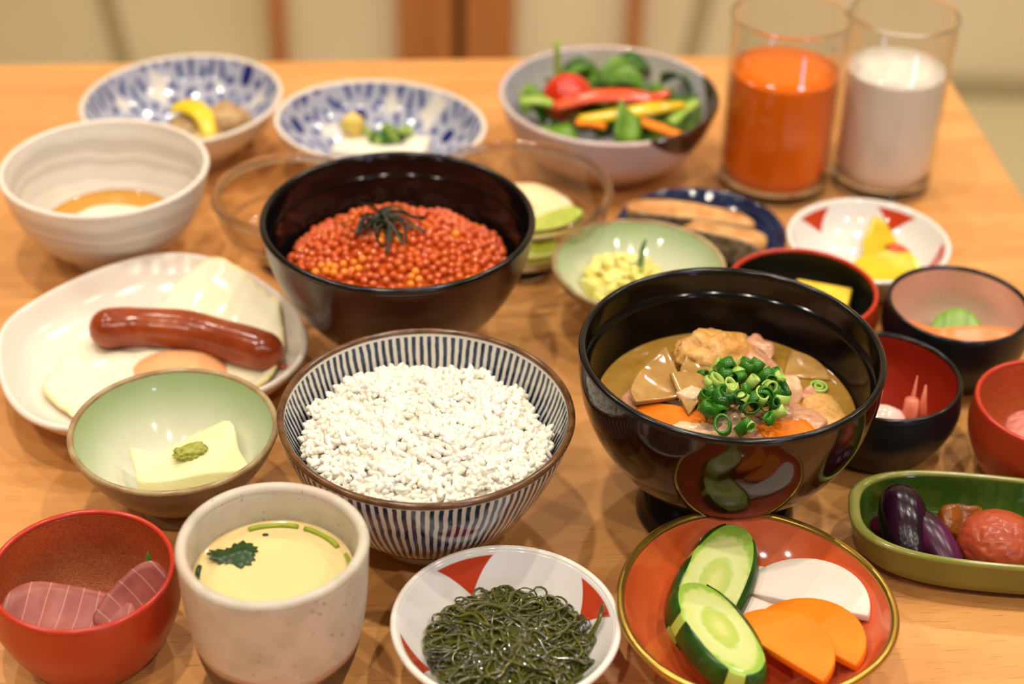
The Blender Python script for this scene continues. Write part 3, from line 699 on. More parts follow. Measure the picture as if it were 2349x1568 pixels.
# ------------------------------------------------------------------ rice
RX, RY = -0.0348, 0.5892
rnd = random.Random(7)
def rice_h(x, y):
    q = math.hypot(x, y) / 0.0545
    return 0.0500 + 0.0140 * (1 - q ** 2.6) - 0.075 * y + 0.0065 * noise.noise(Vector((x * 70, y * 70, 3.3))) * (1.2 - 0.5 * q) + 0.0022 * noise.noise(Vector((x * 160, y * 160, 1.3)))
parts = []
n_r = 40; V = [(0, 0, rice_h(0, 0) - 0.0012)]; F = []
for i in range(1, 15):
    for k in range(n_r):
        a = 2 * PI * k / n_r; r = 0.0505 * i / 14; x, y = r * math.cos(a), r * math.sin(a); V.append((x, y, rice_h(x, y) - 0.0013))
for k in range(n_r): F.append((0, 1 + k, 1 + (k + 1) % n_r))
for i in range(13):
    for k in range(n_r):
        a, b = 1 + i * n_r, 1 + (i + 1) * n_r; F.append((a + k, b + k, b + (k + 1) % n_r, a + (k + 1) % n_r))
parts.append((V, F))
GV, GF = [], []
for i in range(7):
    t = i / 6 * 2 - 1; rr = math.sqrt(max(0, 1 - abs(t) ** 2.6)) if abs(t) < 1 else 0
    if rr < 1e-3: GV.append((t, 0, 0)); continue
    for k in range(7): GV.append((t, rr * math.cos(2 * PI * k / 7), rr * math.sin(2 * PI * k / 7)))
for k in range(7):
    GF.append((0, 1 + k, 1 + (k + 1) % 7)); GF.append((36, 29 + (k + 1) % 7, 29 + k))
    for i in range(4): a = 1 + i * 7; GF.append((a + k, a + 7 + k, a + 7 + (k + 1) % 7, a + (k + 1) % 7))
cnt = 0
while cnt < 3000:
    x, y = rnd.uniform(-0.056, 0.056), rnd.uniform(-0.056, 0.056); q = math.hypot(x, y)
    z = rice_h(x, y) + rnd.uniform(-0.0014, 0.0018)
    if q > 0.0545: continue
    # keep the grains inside the bowl wall
    lim = 0.0
    for rr in (0.044, 0.048, 0.052, 0.055, 0.057): 
        if rice_in(rr) <= z - 0.001: lim = rr
    if q > lim - 0.0034: continue
    e = Euler((rnd.uniform(0, 6.3), rnd.gauss(0, 0.5), rnd.uniform(0, 6.3)), 'XYZ').to_matrix()
    l, w = rnd.uniform(0.0031, 0.0041), rnd.uniform(0.00125, 0.0016)
    c = Vector((x, y, z)); bend = rnd.uniform(-0.0004, 0.0004)
    parts.append(([c + e @ Vector((v[0] * l, v[1] * w, v[2] * w * 0.85 + bend * v[0] ** 2)) for v in GV], GF)); cnt += 1
V, F = join(parts)
tag(ob('cooked_rice', mesh('cooked_rice', V, F, RICE), None, (RX, RY, T)), 'heap of white cooked rice in the blue striped bowl', 'rice', kind='stuff')

# ------------------------------------------------------------------ salmon roe and nori
IX, IY = -0.0556, 0.7242
rnd = random.Random(11)
def roe_h(x, y):
    q = math.hypot(x, y) / 0.055
    return 0.0505 + 0.0215 * (1 - q ** 2.2) - 0.045 * y + 0.0035 * noise.noise(Vector((x * 55, y * 55, 8.1)))
roe = thing('salmon_roe', 'mound of shiny orange salmon roe in the ringed lacquer bowl', 'roe', (IX, IY, T))
n_r = 36; V = [(0, 0, roe_h(0, 0) - 0.0022)]; F = []
for i in range(1, 13):
    for k in range(n_r):
        a = 2 * PI * k / n_r; r = 0.049 * i / 12; x, y = r * math.cos(a), r * math.sin(a); V.append((x, y, roe_h(x, y) - 0.0022))
for k in range(n_r): F.append((0, 1 + k, 1 + (k + 1) % n_r))
for i in range(11):
    for k in range(n_r):
        a, b = 1 + i * n_r, 1 + (i + 1) * n_r; F.append((a + k, b + k, b + (k + 1) % n_r, a + (k + 1) % n_r))
ob('roe_bed', mesh('roe_bed', V, F, ROE), roe)
pts = []; tries = 0; ER = 0.0021
while len(pts) < 900 and tries < 60000:
    tries += 1
    x, y = rnd.uniform(-0.056, 0.056), rnd.uniform(-0.056, 0.056)
    z = roe_h(x, y) + rnd.uniform(-0.0007, 0.0009); lim = 0
    for rr in (0.042, 0.046, 0.05, 0.053, 0.056, 0.058):
        if ikura_in(rr) <= z - 0.0008: lim = rr
    if math.hypot(x, y) > min(lim - 0.0035, 0.0555): continue
    if any((x - a) ** 2 + (y - b) ** 2 + (z - c) ** 2 < (ER * 1.72) ** 2 for a, b, c in pts): continue
    pts.append((x, y, z))
bm = bmesh.new(); bmesh.ops.create_icosphere(bm, subdivisions=2, radius=ER)
EV = [v.co.copy() for v in bm.verts]; EF = [tuple(v.index for v in f.verts) for f in bm.faces]; bm.free()
egg_me = [mesh('egg', EV, EF, ROE), mesh('egg', EV, EF, ROE2)]
pts.sort(key=lambda p: p[1])            # nearest the open front first
for p in pts[:300]: ob('egg', egg_me[1 if noise.noise(Vector((p[0] * 60, p[1] * 60, 2))) > 0.28 else 0], roe, p, (p[0] * 900, p[1] * 700, 0), (rnd.uniform(0.9, 1.06),) * 3)
o = ob('egg_layer', mesh('egg_layer', *join([([v + Vector(p) for v in EV], EF) for p in pts[300:]]), ROE), roe); o['kind'] = 'stuff'

nori = thing('shredded_nori', 'tuft of thin black seaweed shreds on top of the roe', 'seaweed', (IX - 0.0085, IY - 0.003, T + 0.0750))
rnd = random.Random(5)
for i in range(36):
    a = rnd.uniform(0, 2 * PI); L = rnd.uniform(0.016, 0.027) if i < 20 else rnd.uniform(0.009, 0.014); z0 = rnd.uniform(0.0, 0.0045)
    c = Vector((rnd.gauss(0, 0.002), rnd.gauss(0, 0.003), z0)); d = Vector((math.cos(a), math.sin(a), 0)); s = Vector((-d.y, d.x, 0))
    k1, k2 = rnd.uniform(-0.004, 0.004), rnd.uniform(0.001, 0.004); P = []
    for j in range(9):
        t = j / 8; q = c + d * (L * t - L * 0.12) + s * (k1 * math.sin(PI * t)); q.z = z0 + k2 * math.sin(PI * min(1, t * 1.25)) * 1.0 - 0.0034 * t * t + 0.0005
        q.z = max(q.z, roe_h(q.x - 0.0085, q.y - 0.003) + 0.0014 - 0.0750) if t > 0.3 else q.z
        P.append(q)
    g = ribbon(P, rnd.uniform(0.0012, 0.0022), 0.00025, (s.x * rnd.uniform(-.8, .8), s.y * rnd.uniform(-.8, .8), 1), rnd.uniform(-1.4, 1.4))
    ob('strip', mesh('strip', *g, NORI), nori)

# ------------------------------------------------------------------ miso soup
SX, SY = 0.0919, 0.6088
def inv(zin, z, r1=0.07):
    r = 0.0
    while r < r1 and zin(r) < z: r += 0.0003
    return r
BZ = 0.0565
DZ = BZ - 0.0625
def sink(x, y, z):       # same place in the bowl, lower level
    k = (0.505 - z - DZ) / (0.505 - z); return (SX + (x * k - SX) * 0.98, SY + (y * k - SY) * 0.97, z + DZ)
liquid('miso_soup', 'cloudy golden miso broth in the black lacquer bowl', 'soup', SX, SY, BZ, inv(soup_in, BZ) - 0.0006, soup_in, BROTH, drop=0.02)
def bendf(k, ax=0.7): return lambda x, y: k * (x * math.cos(ax) + y * math.sin(ax)) ** 2 / 0.035
G = 'simmered pieces in the miso soup'
food('fried_tofu', 'spongy golden lump of fried tofu rising from the miso soup', 'tofu', blob(0.0180, 0.0130, 0.0098, 0.26, 2.3, 3, 4), AGE, sink(0.0880, 0.6310, 0.0685), (0.25, 0.15, 0.4))
food('fried_tofu', 'flat piece of fried tofu skin at the soup bowl wall beside the floating onion ring', 'tofu', slab(ell(0.010, 0.0135, 24, 2.6, 0.3, 4, 0.3), 0.0045, 0.0012, bendf(-1.4), jitter=0.0012, seed=9), AGE, sink(0.1335, 0.5970, 0.0625 - 0.0015), (0.05, 0.1, -0.3))
food('simmered_radish', 'translucent quarter slice of radish leaning on the fried tofu lump', 'radish', slab([(0, 0)] + ell(0.023, 0.023, 14, 2, 0, a0=1.9, a1=3.55), 0.0024, 0.0005, bendf(-1.6), jitter=0.0009, seed=3), DAIKON_S, sink(0.0945, 0.6130, 0.0675), (0.42, 0.05, 0.0))
food('simmered_radish', 'wide flat slice of radish lying in the soup near the bowl wall', 'radish', slab([(0, 0)] + ell(0.025, 0.025, 14, 2, 0, a0=2.0, a1=3.5), 0.0026, 0.0005, bendf(1.0), jitter=0.0009, seed=5), DAIKON_S, sink(0.0745, 0.6020, 0.0632), (0.20, 0.06, 0.0))
food('simmered_radish', 'narrow wedge of radish standing beside the pork fat', 'radish', slab([(0, 0)] + ell(0.023, 0.023, 10, 2, 0, a0=1.05, a1=1.9), 0.0026, 0.0005), DAIKON_S, sink(0.0735, 0.5890, 0.0645), (0.30, 0.05, 0.0))
food('simmered_radish', 'radish slice half sunk behind the green onion heap', 'radish', slab([(0, 0)] + ell(0.020, 0.020, 12, 2, 0, a0=0.0, a1=1.4), 0.0022, 0.0005), DAIKON_S, sink(0.1180, 0.6240, 0.0625 - 0.0009), (0.03, 0.0, -0.1))
def pork(lbl, x, y, z, rx, ry, rot, seed, m=PORK, th=0.0030, b=-1.6): 
    food('pork_slice', lbl, 'meat', slab(ell(rx, ry, 30, 2.3, 0, seed, 0.5), th, 0.0010, bendf(b, seed), jitter=0.0016, seed=seed), m, sink(x, y, z), rot)
pork('pink pork slice behind the green onions, edge up against the fried tofu', 0.1075, 0.6370, 0.0660, 0.0095, 0.0070, (0.5, 0.35, -0.6), 2)
pork('pink pork slice between the radish and the green onions', 0.0870, 0.6120, 0.0690, 0.0090, 0.0070, (0.2, -0.3, 0.4), 5)
pork('reddish pork slice under the back of the green onions', 0.1070, 0.6220, 0.0680, 0.0095, 0.0070, (0.3, 0.1, 0.1), 7)
pork('curled pale pork fat beside the green onions on open broth', 0.1170, 0.6120, 0.0655, 0.0080, 0.0085, (0.2, 0.15, 0.3), 8, PORK_FAT, 0.0042, -2.4)
pork('pale pork fat between the carrot and the pink pork', 0.0790, 0.6020, 0.0665, 0.0095, 0.0065, (-0.1, 0.1, 0.5), 11, PORK_FAT, 0.0042, -2.0)
pork('grey brown pork slice lying between the onions and the tofu skin', 0.1215, 0.5900, 0.0625 + 0.0008, 0.0105, 0.0100, (0.02, 0.03, 0.2), 13, PORK, 0.0034, -0.8)
pork('pork scrap at the soup edge under the radish slice', 0.0530, 0.5985, 0.0625 - 0.0004, 0.0075, 0.0070, (0.05, 0.05, 0.8), 15, PORK, 0.0035, -0.8)
pork('pork slice along the front rim of the soup bowl', 0.0790, 0.5800, 0.0625 - 0.0008, 0.0125, 0.0060, (0.0, 0.05, -0.1), 17, PORK_FAT, 0.0045, -0.8)
pork('pork slice under the front of the green onions', 0.1040, 0.5830, 0.0625 + 0.0008, 0.0105, 0.0065, (0.1, 0.1, 0.2), 19, PORK, 0.0045, -1.0)
pork('thin brown pork strip between the radish slices and the fried tofu', 0.0640, 0.6180, 0.0625, 0.0110, 0.0050, (0.05, 0.05, 0.5), 23, PORK, 0.0032, -1.0)
pork('pork slice half under the onions next to the front carrot', 0.0920, 0.5860, 0.0640, 0.0090, 0.0065, (0.1, -0.1, 0.9), 27, PORK_FAT, 0.0040, -1.4)
pork('brown pork slice beside the wall below the floating onion ring', 0.1300, 0.6060, 0.0618, 0.0085, 0.0055, (0.0, 0.1, -0.7), 29, PORK, 0.0030, -0.9)
food('simmered_carrot', 'orange carrot chunk at the front of the soup under the radish wedge', 'carrot', slab(ell(0.0155, 0.0070, 16, 3.2, 0, 3, 0.2), 0.0050, 0.0010), CARROT_S, sink(0.0660, 0.5900, 0.0625 - 0.0015), (0.02, 0.02, -0.12))
food('simmered_carrot', 'orange carrot chunk in front of the green onion heap', 'carrot', slab(ell(0.0125, 0.0080, 14, 2.8, 0, 6, 0.3), 0.0055, 0.0010), CARROT_S, sink(0.1135, 0.5800, 0.0625 - 0.0008), (-0.05, 0.05, 0.3))
rnd = random.Random(21)
def scallion(x, y, z, R, h, rot, m, lbl='cut ring of green onion in the heap on the soup', grp='green onion rings heaped on the soup', sq=1.0, arc=2 * PI):
    w = R * 0.26
    path = [(R, 0), (R, h), (R - w * 0.5, h + 0.0001), (R - w, h), (R - w, 0), (R - w * 0.5, -0.0001)]
    V, F, i = lathe(path, 22, None, 1.0, sq, closed=True)
    return food('green_onion_ring', lbl, 'onion', (V, F), m, (x, y, z), rot, grp)
sc_n = 0
for i in range(58):
    a = rnd.uniform(0, 2 * PI); q = math.sqrt(rnd.uniform(0, 1)); x = 0.0985 + 0.0185 * q * math.cos(a); y = 0.6020 + 0.0250 * q * math.sin(a)
    z = 0.0650 + 0.0085 * (1 - q ** 2) + rnd.uniform(-0.001, 0.0016)
    m = rnd.choice([SCAL1, SCAL1, SCAL3, SCAL2])
    scallion(x, y, z, rnd.uniform(0.0022, 0.0048), rnd.uniform(0.0030, 0.0056), (rnd.gauss(0, 0.75), rnd.gauss(0, 0.75), rnd.uniform(0, 6.3)), m, {SCAL1: 'mid green cut ring of onion in the heap on the soup', SCAL3: 'dark green cut ring of onion in the heap on the soup', SCAL2: 'pale yellow-green cut ring of onion in the heap on the soup'}[m], {SCAL1: 'mid green', SCAL3: 'dark green', SCAL2: 'pale'}[m] + ' onion rings heaped on the soup', sq=rnd.uniform(0.55, 1.0))
scallion(*sink(0.1325, 0.6160, 0.0629), 0.0040, 0.0016, (0.05, 0.05, 0), SCAL2, 'single green onion ring floating apart on the soup by the wall', None)
food('green_onion_core', 'inner ring of the single floating green onion', 'onion', lathe([(0.0022, 0), (0.0022, 0.0018), (0.0013, 0.0018), (0.0013, 0)], 18, closed=True)[:2], SCAL2, sink(0.1325, 0.6160, 0.0625 + 0.0004), (0.05, 0.05, 0))

# ------------------------------------------------------------------ tofu on celadon
food('tofu', 'cream coloured square of tofu skin topped with wasabi', 'tofu', slab(crom([(-0.0215, 0.0035), (-0.008, 0.0050), (0.0165, 0.0235), (0.0255, 0.0070), (0.0305, -0.0075), (0.010, -0.0125), (-0.0120, -0.0175), (-0.017, -0.008), (-0.0215, 0.0035)], 5)[:-1], 0.0074, 0.0012, lambda x, y: 0.0016 * math.sin(x * 190) * math.cos(y * 130) + 0.15 * max(0, math.hypot(x, y) - 0.014) ** 2 / 0.02, jitter=0.0007), TOFU, (-0.1430, 0.6010, 0.0215), (0.06, -0.03, 0))
food('wasabi', 'lump of grated green wasabi on the square of tofu', 'wasabi', join([blob(0.0072, 0.0042, 0.0030, 0.35, 3.2, 2, 4), ([v + Vector((0.0028, 0.0012, 0.0008)) for v in blob(0.0042, 0.0032, 0.0026, 0.4, 3.4, 5, 3)[0]], blob(0.0042, 0.0032, 0.0026, 0.4, 3.4, 5, 3)[1])]), WASABI, (-0.1375, 0.6010, 0.0305), (0, 0, 0.35))

# ------------------------------------------------------------------ fried eggs and sausage
def plate_z(x, y):
    a = math.atan2(y - EY, x - EX); return egg_in(min(math.hypot(x - EX, y - EY) / egg_smooth(a), 0.0735))
fe = thing('fried_egg', 'pair of fried eggs with one filmed pink-orange yolk on the white plate', 'egg', (EX, EY, T))
out = [(-0.217, 0.687), (-0.219, 0.668), (-0.205, 0.652), (-0.192, 0.646), (-0.170, 0.644), (-0.145, 0.648), (-0.122, 0.664), (-0.111, 0.688), (-0.111, 0.711), (-0.1155, 0.729), (-0.1275, 0.743), (-0.142, 0.759), (-0.158, 0.765), (-0.172, 0.756), (-0.178, 0.742), (-0.190, 0.728), (-0.206, 0.715), (-0.215, 0.702)]
out = crom([(x - EX, y - EY) for x, y in out] + [(out[0][0] - EX, out[0][1] - EY)], 4)[:-1]
out = [(x * (1 + 0.035 * noise.noise(Vector((x * 160, y * 160, 5)))), y * (1 + 0.035 * noise.noise(Vector((x * 160, y * 160, 9))))) for x, y in out]
V, F, I = slab(out, 0.0030, 0.0010, rings=(0.9, 0.78, 0.64, 0.5, 0.36, 0.2))
for v in V:
    lump = 0.0022 * noise.noise(v * 85) + 0.0012 * noise.noise(v * 150) + 0.0035 * math.exp(-((v.x - 0.012) ** 2 + (v.y - 0.052) ** 2) / 0.00022) + 0.001 * noise.noise(v * 190)
    v.z += plate_z(EX + v.x, EY + v.y) + 0.0020 + (lump if v.z > 0.0015 else 0) * 1.0
ob('egg_white', mesh('egg_white', V, F, [EGGEDGE, EGGW, EGGW], I), fe)
V, F = blob(0.0235, 0.0185, 0.0095, 0.05, 1.2, 4, 4, -0.002); ob('yolk', mesh('yolk', V, F, YOLK), fe, (0.0125, -0.0090, 0.0085))
sa = thing('sausage', 'shiny browned sausage lying across the fried eggs', 'sausage', (-0.156, 0.7030, T + 0.0200), 0)
V, F = capsule([(-0.0485, 0.0020, 0.0008), (-0.030, 0.0085, 0.0), (0.0, 0.0062, 0.0), (0.024, -0.0035, 0.0), (0.0465, -0.0145, 0.0008)], 0.0098); ob('skin', mesh('sausage', V, F, SAUS), sa)
V, F = blob(0.0022, 0.0016, 0.0014, 0.3, 2, 1, 2); ob('tied_end', mesh('tied_end', V, F, SAUS), sa, (0.0478, -0.0160, -0.0040))

# ------------------------------------------------------------------ egg custard
CX, CY, CZ = -0.0875, 0.4993, 0.0535
liquid('egg_custard', 'smooth pale yellow egg custard in the stoneware cup', 'custard', CX, CY, CZ, inv(cup_in, CZ, 0.05) if False else 0.0308, lambda r: CZ - 0.02, CUSTARD, drop=0.02)
def leaf_me(name, R, seed, lobes=3, mat=HERB):
    out = []
    for k in range(60):
        a = 2 * PI * k / 60; r = R * (0.62 + 0.30 * abs(math.sin(a * lobes / 2 + 0.4)) + 0.10 * math.sin(a * 17 + seed)); out.append((r * math.cos(a) * 1.15, r * math.sin(a) * 0.85))
    return slab(out, 0.0006, 0.0002, lambda x, y: 0.0008 * math.sin(x * 420) + 0.0006 * math.cos(y * 500))
food('herb_leaf', 'dark green trefoil leaf floating on the custard', 'herb', leaf_me('l', 0.0095, 1.0), HERB, (-0.1035, 0.5090, CZ + 0.0004), (0.04, 0.06, 0.3))
def arc_stem(lbl, a0, a1, r, m, rad=0.0010): 
    P = [(r * math.cos(a0 + (a1 - a0) * i / 10), r * math.sin(a0 + (a1 - a0) * i / 10), 0.0002 * math.sin(i)) for i in range(11)]
    food('trefoil_sprig', lbl, 'herb', tube(P, rad, 8), m, (CX, CY, CZ + 0.0005))
arc_stem('long yellow-green stem along the far wall of the custard cup', 2.05, 1.35, 0.0278, STEM)
arc_stem('yellow-green stem across from the leaf in the custard cup', 1.25, 0.62, 0.0276, STEM)
arc_stem('short green stem at the side of the custard beside the striped rice bowl', 0.42, 0.10, 0.0286, STEM, 0.0008)
arc_stem('dark green herb piece half sunk in the custard at the near wall', -0.95, -1.55, 0.0265, HERB, 0.0012)
arc_stem('small dark herb piece at the custard edge below the leaf', 3.05, 3.42, 0.0285, HERB, 0.0010)
food('herb_scrap', 'tiny green herb speck on the custard', 'herb', blob(0.0012, 0.0007, 0.0004, 0.3, 2, 3, 2), HERB, (-0.0935, 0.5215, CZ + 0.0003))
food('herb_scrap', 'tiny yellow-green herb speck on the custard near the rim', 'herb', blob(0.0013, 0.0006, 0.0004, 0.3, 2, 5, 2), STEM, (-0.0860, 0.4790, CZ + 0.0003))

# ------------------------------------------------------------------ seaweed
WX, WY = 0.0005, 0.5020
liquid('seaweed_juice', 'thin yellowish juice pooled around the seaweed', 'sauce', WX, WY, 0.0165, inv(wred_in, 0.0165, 0.05) - 0.0006, wred_in, SEAJ)
rnd = random.Random(3); partsA, partsB = [], []
for i in range(420):
    a = rnd.uniform(0, 2 * PI); q = math.sqrt(rnd.random()); cx, cy = 0.0015 + 0.0285 * q * math.cos(a), 0.0285 * q * math.sin(a) - 0.003
    hz = 0.0165 + 0.0085 * (1 - q * q) + rnd.uniform(-0.003, 0.002); L = rnd.uniform(0.018, 0.045); d = rnd.uniform(0, 2 * PI); cur = rnd.gauss(0, 75); P = []; x, y = cx, cy
    for j in range(24):
        d += 0.22 * math.sin(j * 0.7 + i * 1.3)
        q2 = math.hypot(x - 0.0015, y + 0.0025) / 0.0345
        if q2 > 0.86: d += 0.55 * (1 if cur > 0 else -1)
        P.append((x, y, max(hz * 0.55 + 0.45 * (0.0160 + 0.0080 * max(0, 1 - q2 * q2)) + 0.0009 * math.sin(j * 0.5 + i), wred_in(min(math.hypot(x, y), 0.042)) + 0.0017)))
        d += cur * L / 23; x += math.cos(d) * L / 23; y += math.sin(d) * L / 23
        rq = math.hypot(x - 0.0015, y + 0.0025)
        if rq > 0.0335: x = 0.0015 + (x - 0.0015) * 0.0335 / rq; y = -0.0025 + (y + 0.0025) * 0.0335 / rq
    r = rnd.uniform(0.00045, 0.00085); (partsA if i % 3 else partsB).append(tube(P, lambda t, r=r: r * (0.5 + 0.5 * math.sin(PI * min(1, max(0, t * 1.2 + 0.1)) * 0.9)), 6))
P = crom([(0.024, -0.002, 0.016), (0.031, 0.0015, 0.0185), (0.0360, 0.005, 0.0265), (0.0375, 0.010, 0.0310)], 6)
partsB.append(tube(P, lambda t: 0.0016 * (1 - 0.6 * t), 8))
for nm, ps, m, lb in (('dark', partsA, SEAW, 0), ('light', partsB, SEAW2, 0)): pass
bl = blob(0.0300, 0.0290, 0.0098, 0.16, 4.0, 4, 5); partsA.append(([Vector((v.x + 0.0015, v.y - 0.003, max(v.z + 0.0140, wred_in(min(math.hypot(v.x + 0.0015, v.y - 0.003), 0.041)) + 0.0012))) for v in bl[0]], bl[1]))
VA, FA = join(partsA); VB, FB = join(partsB)
o = len(VA); V = VA + VB; F = list(FA) + [tuple(i + o for i in f) for f in FB]
tag(ob('stringy_seaweed', mesh('stringy_seaweed', V, F, [SEAW, SEAW2], [0] * len(FA) + [1] * len(FB)), None, (WX, WY, T)), 'tangle of slippery dark green stringy seaweed in the red-petal dish', 'seaweed', kind='stuff')

# ------------------------------------------------------------------ pickles on the coral dish
def cuc(lbl, x, y, z, rot, rx=0.0125, ry=0.026):
    t = thing('cucumber_slice', lbl, 'cucumber', (x, y, T + z)); t.rotation_euler = rot
    V, F, I = slab(ell(rx, ry, 40, 2.25), 0.0085, 0.0008, rings=(0.85, 0.7, 0.5, 0.25), taper=-0.0)
    for v in V:
        f_ = 1 + 0.20 * max(0, 1 - v.z / 0.0085); v.x *= f_; v.y *= 1 + (f_ - 1) * 0.35
    sk = [0 if i == 0 else 1 for i in I]
    ob('flesh', mesh('flesh', V, F, [CUC_ST, CUC, CUC], I), t)
    # strips of dark skin left on the sides, with pale peeled gaps between
    for a0, a1 in ((-0.62, 1.05), (1.95, 2.75), (2.95, 4.05), (4.5, 5.4)):
        n = 16; V, F = [], []
        for i in range(n):
            a = a0 + (a1 - a0) * i / (n - 1); c, s = math.cos(a), math.sin(a); e = (math.sin(PI * i / (n - 1))) ** 0.4 * 0.0013 + 0.0002
            bx = rx * math.copysign(abs(c) ** (2 / 2.25), c); by = ry * math.copysign(abs(s) ** (2 / 2.25), s); L = math.hypot(bx, by)
            for zz, off in ((0.0003, 0.2), (0.0045, 1.0), (0.0083, 0.5), (0.0089, -0.6)): f_ = 1 + 0.20 * max(0, 1 - zz / 0.0085); V.append((bx * f_ * (1 + e * off / L), by * (1 + (f_ - 1) * 0.35) * (1 + e * off / L), zz))
        for i in range(n - 1):
            for k in range(3): F.append((i * 4 + k, (i + 1) * 4 + k, (i + 1) * 4 + k + 1, i * 4 + k + 1))
        ob('skin_strip', mesh('skin_strip', V, F, CUC_SK), t)
    return t
cuc('cucumber slice lying under the other, reaching the far rim of the coral dish', 0.0835, 0.5350, 0.0185, (0.30, 0.16, -0.40), 0.0128, 0.0285)
cuc('cucumber slice on top, overlapping the other one in front', 0.0815, 0.4990, 0.0240, (0.04, 0.14, 0.42), 0.0125, 0.0265)
food('radish_slice', 'white pickled radish slice tucked between cucumber and the larger radish slice', 'radish', slab(ell(0.0175, 0.0170, 26, 2.2), 0.0040, 0.0007), DAIK, (0.1010, 0.5320, 0.0140), (0.22, -0.05, 0.3))
food('radish_slice', 'large white half-moon slice of pickled radish with a straight cut edge', 'radish', slab(ell(0.0265, 0.0235, 26, 2, 0, a0=0.0, a1=PI), 0.0045, 0.0007), DAIK, (0.1195, 0.5245, 0.0190), (0.20, -0.16, -0.42))
def fan(R, a1=PI): return slab(ell(R, R * 0.95, 24, 2, 0, a0=0.0, a1=a1), 0.0042, 0.0006)
food('carrot_slice', 'orange carrot half slice lying on the white radish', 'carrot', fan(0.0235), CARR, (0.1175, 0.5020, 0.0210), (0.14, -0.12, -0.78))
food('carrot_slice', 'orange carrot half slice overlapping the other carrot, beside the cucumber', 'carrot', fan(0.0235), CARR, (0.1035, 0.4910, 0.0245), (0.16, -0.08, -0.80))

# ------------------------------------------------------------------ green oval dish
def gz(x, y): return 0.0065
food('purple_pickle', 'magenta chunk of purple pickle at the dish end', 'pickle', blob(0.0085, 0.0058, 0.0055, 0.2, 1.6, 2), SHIBA, (0.1648, 0.5858, 0.0123), (0, 0.1, -0.2))
food('aubergine_pickle', 'dark upright aubergine pickle with wrinkled cap beside the purple chunk', 'pickle', tube(crom([(0, -0.017, -0.004), (0, -0.009, 0.002), (0, 0.000, 0.0075), (0, 0.008, 0.0105), (0, 0.0125, 0.0085)], 5), lambda t: 0.0096 * (0.75 + 0.35 * math.sin(PI * min(1, t * 1.02))) * (1 if t < 0.85 else math.sqrt(max(0.1, 1 - ((t - 0.85) / 0.152) ** 2))), 18), AUB_D, (0.1683, 0.5782, 0.0135), (0, 0, 0.12))
food('aubergine_pickle', 'shiny purple aubergine pickle with a cut face leaning on the dark one', 'pickle', tube(crom([(-0.006, 0.0125, 0.006), (-0.002, 0.005, 0.0075), (0.003, -0.004, 0.004), (0.0065, -0.0115, 0.0)], 5), lambda t: 0.0078 * (0.45 + 0.6 * math.sin(PI * (0.15 + 0.6 * t))), 16), AUB, (0.1784, 0.5696, 0.0130))
food('brown_pickle', 'long brown pickle strip behind the aubergine', 'pickle', slab(ell(0.011, 0.0042, 18, 2.6, 0, 3, 0.3), 0.0045, 0.001), BROWNP, (0.1835, 0.5928, 0.0065), (0.15, 0.1, -0.1))
food('brown_pickle', 'round brown lotus-like pickle slice standing behind the plum', 'pickle', slab(ell(0.0105, 0.0095, 26, 2, 0, 6, 0.35), 0.0055, 0.0012, jitter=0.0012), BROWNP, (0.1946, 0.5868, 0.0135), (0.75, 0.1, 0.15))
food('brown_pickle', 'brown pickle shred lying between the aubergine and the plum', 'pickle', slab(ell(0.0105, 0.0032, 18, 2.4, 0, 8, 0.4), 0.0035, 0.001, jitter=0.0008), BROWNP, (0.1885, 0.5782, 0.0085), (0.1, 0.2, -0.9))
um = thing('pickled_plum', 'large wrinkled reddish pickled plum in the green dish', 'plum', (0.2072, 0.5706, T + 0.0170))
V, F = blob(0.0172, 0.0158, 0.0138, 0.05, 1.2, 8, 5)
for v in V:
    n_ = v.normalized(); w = abs(noise.noise(n_ * 2.6 + Vector((2, 0, 0)) + noise.noise_vector(n_ * 3) * 0.3)) ; v -= n_ * 0.0006 * max(0, 1 - w * 9)
ob('flesh', mesh('plum', V, F, UME), um)
food('pink_shred', 'tiny bright pink shred beside the plum', 'pickle', blob(0.0022, 0.0010, 0.0008, 0.4, 2, 4, 2), M('pink_shred', S(224, 54, 90), rough=0.25), (0.1895, 0.5686, 0.0075))

# ------------------------------------------------------------------ lacquer cups
food('squid_piece', 'white glossy piece of squid in the red-lined black cup', 'squid', blob(0.0130, 0.0090, 0.0085, 0.15, 1.5, 3), SQUID, (0.1695, 0.6470, 0.0215), (0, 0.1, 0.1))
food('prawn_stick', 'short orange and white prawn piece beside the squid', 'prawn', tube([(0, 0, 0), (0.0002, 0.001, 0.009), (0.0004, 0.002, 0.017)], lambda t: 0.0042 * (1 - 0.25 * t), 10), PRAWN, (0.1815, 0.6470, 0.0170))
food('prawn_stick', 'thin pointed prawn feeler piece standing behind the short one', 'prawn', tube([(0, 0, 0), (-0.0008, 0.0008, 0.014), (-0.0004, 0.0015, 0.029)], lambda t: 0.0024 * (1 - 0.9 * t), 8), PRAWN, (0.1840, 0.6520, 0.0150))
food('prawn_stick', 'pointed prawn piece standing against the red cup wall', 'prawn', tube([(0, 0, 0), (-0.0006, 0.0008, 0.012), (-0.0010, 0.0012, 0.025)], lambda t: 0.0034 * (1 - 0.88 * t), 10), PRAWN, (0.1885, 0.6500, 0.0155))
food('salmon_slice', 'soft orange salmon slice draped in the copper-lined black cup', 'fish', slab(ell(0.0260, 0.0100, 30, 2.2, 0, 4, 0.2), 0.0042, 0.0012, lambda x, y: 12 * x * x * 0.9 + 0.0015 * math.sin(x * 150)), SALM, (0.2165, 0.7140, 0.0195), (0.18, 0.02, -0.06))
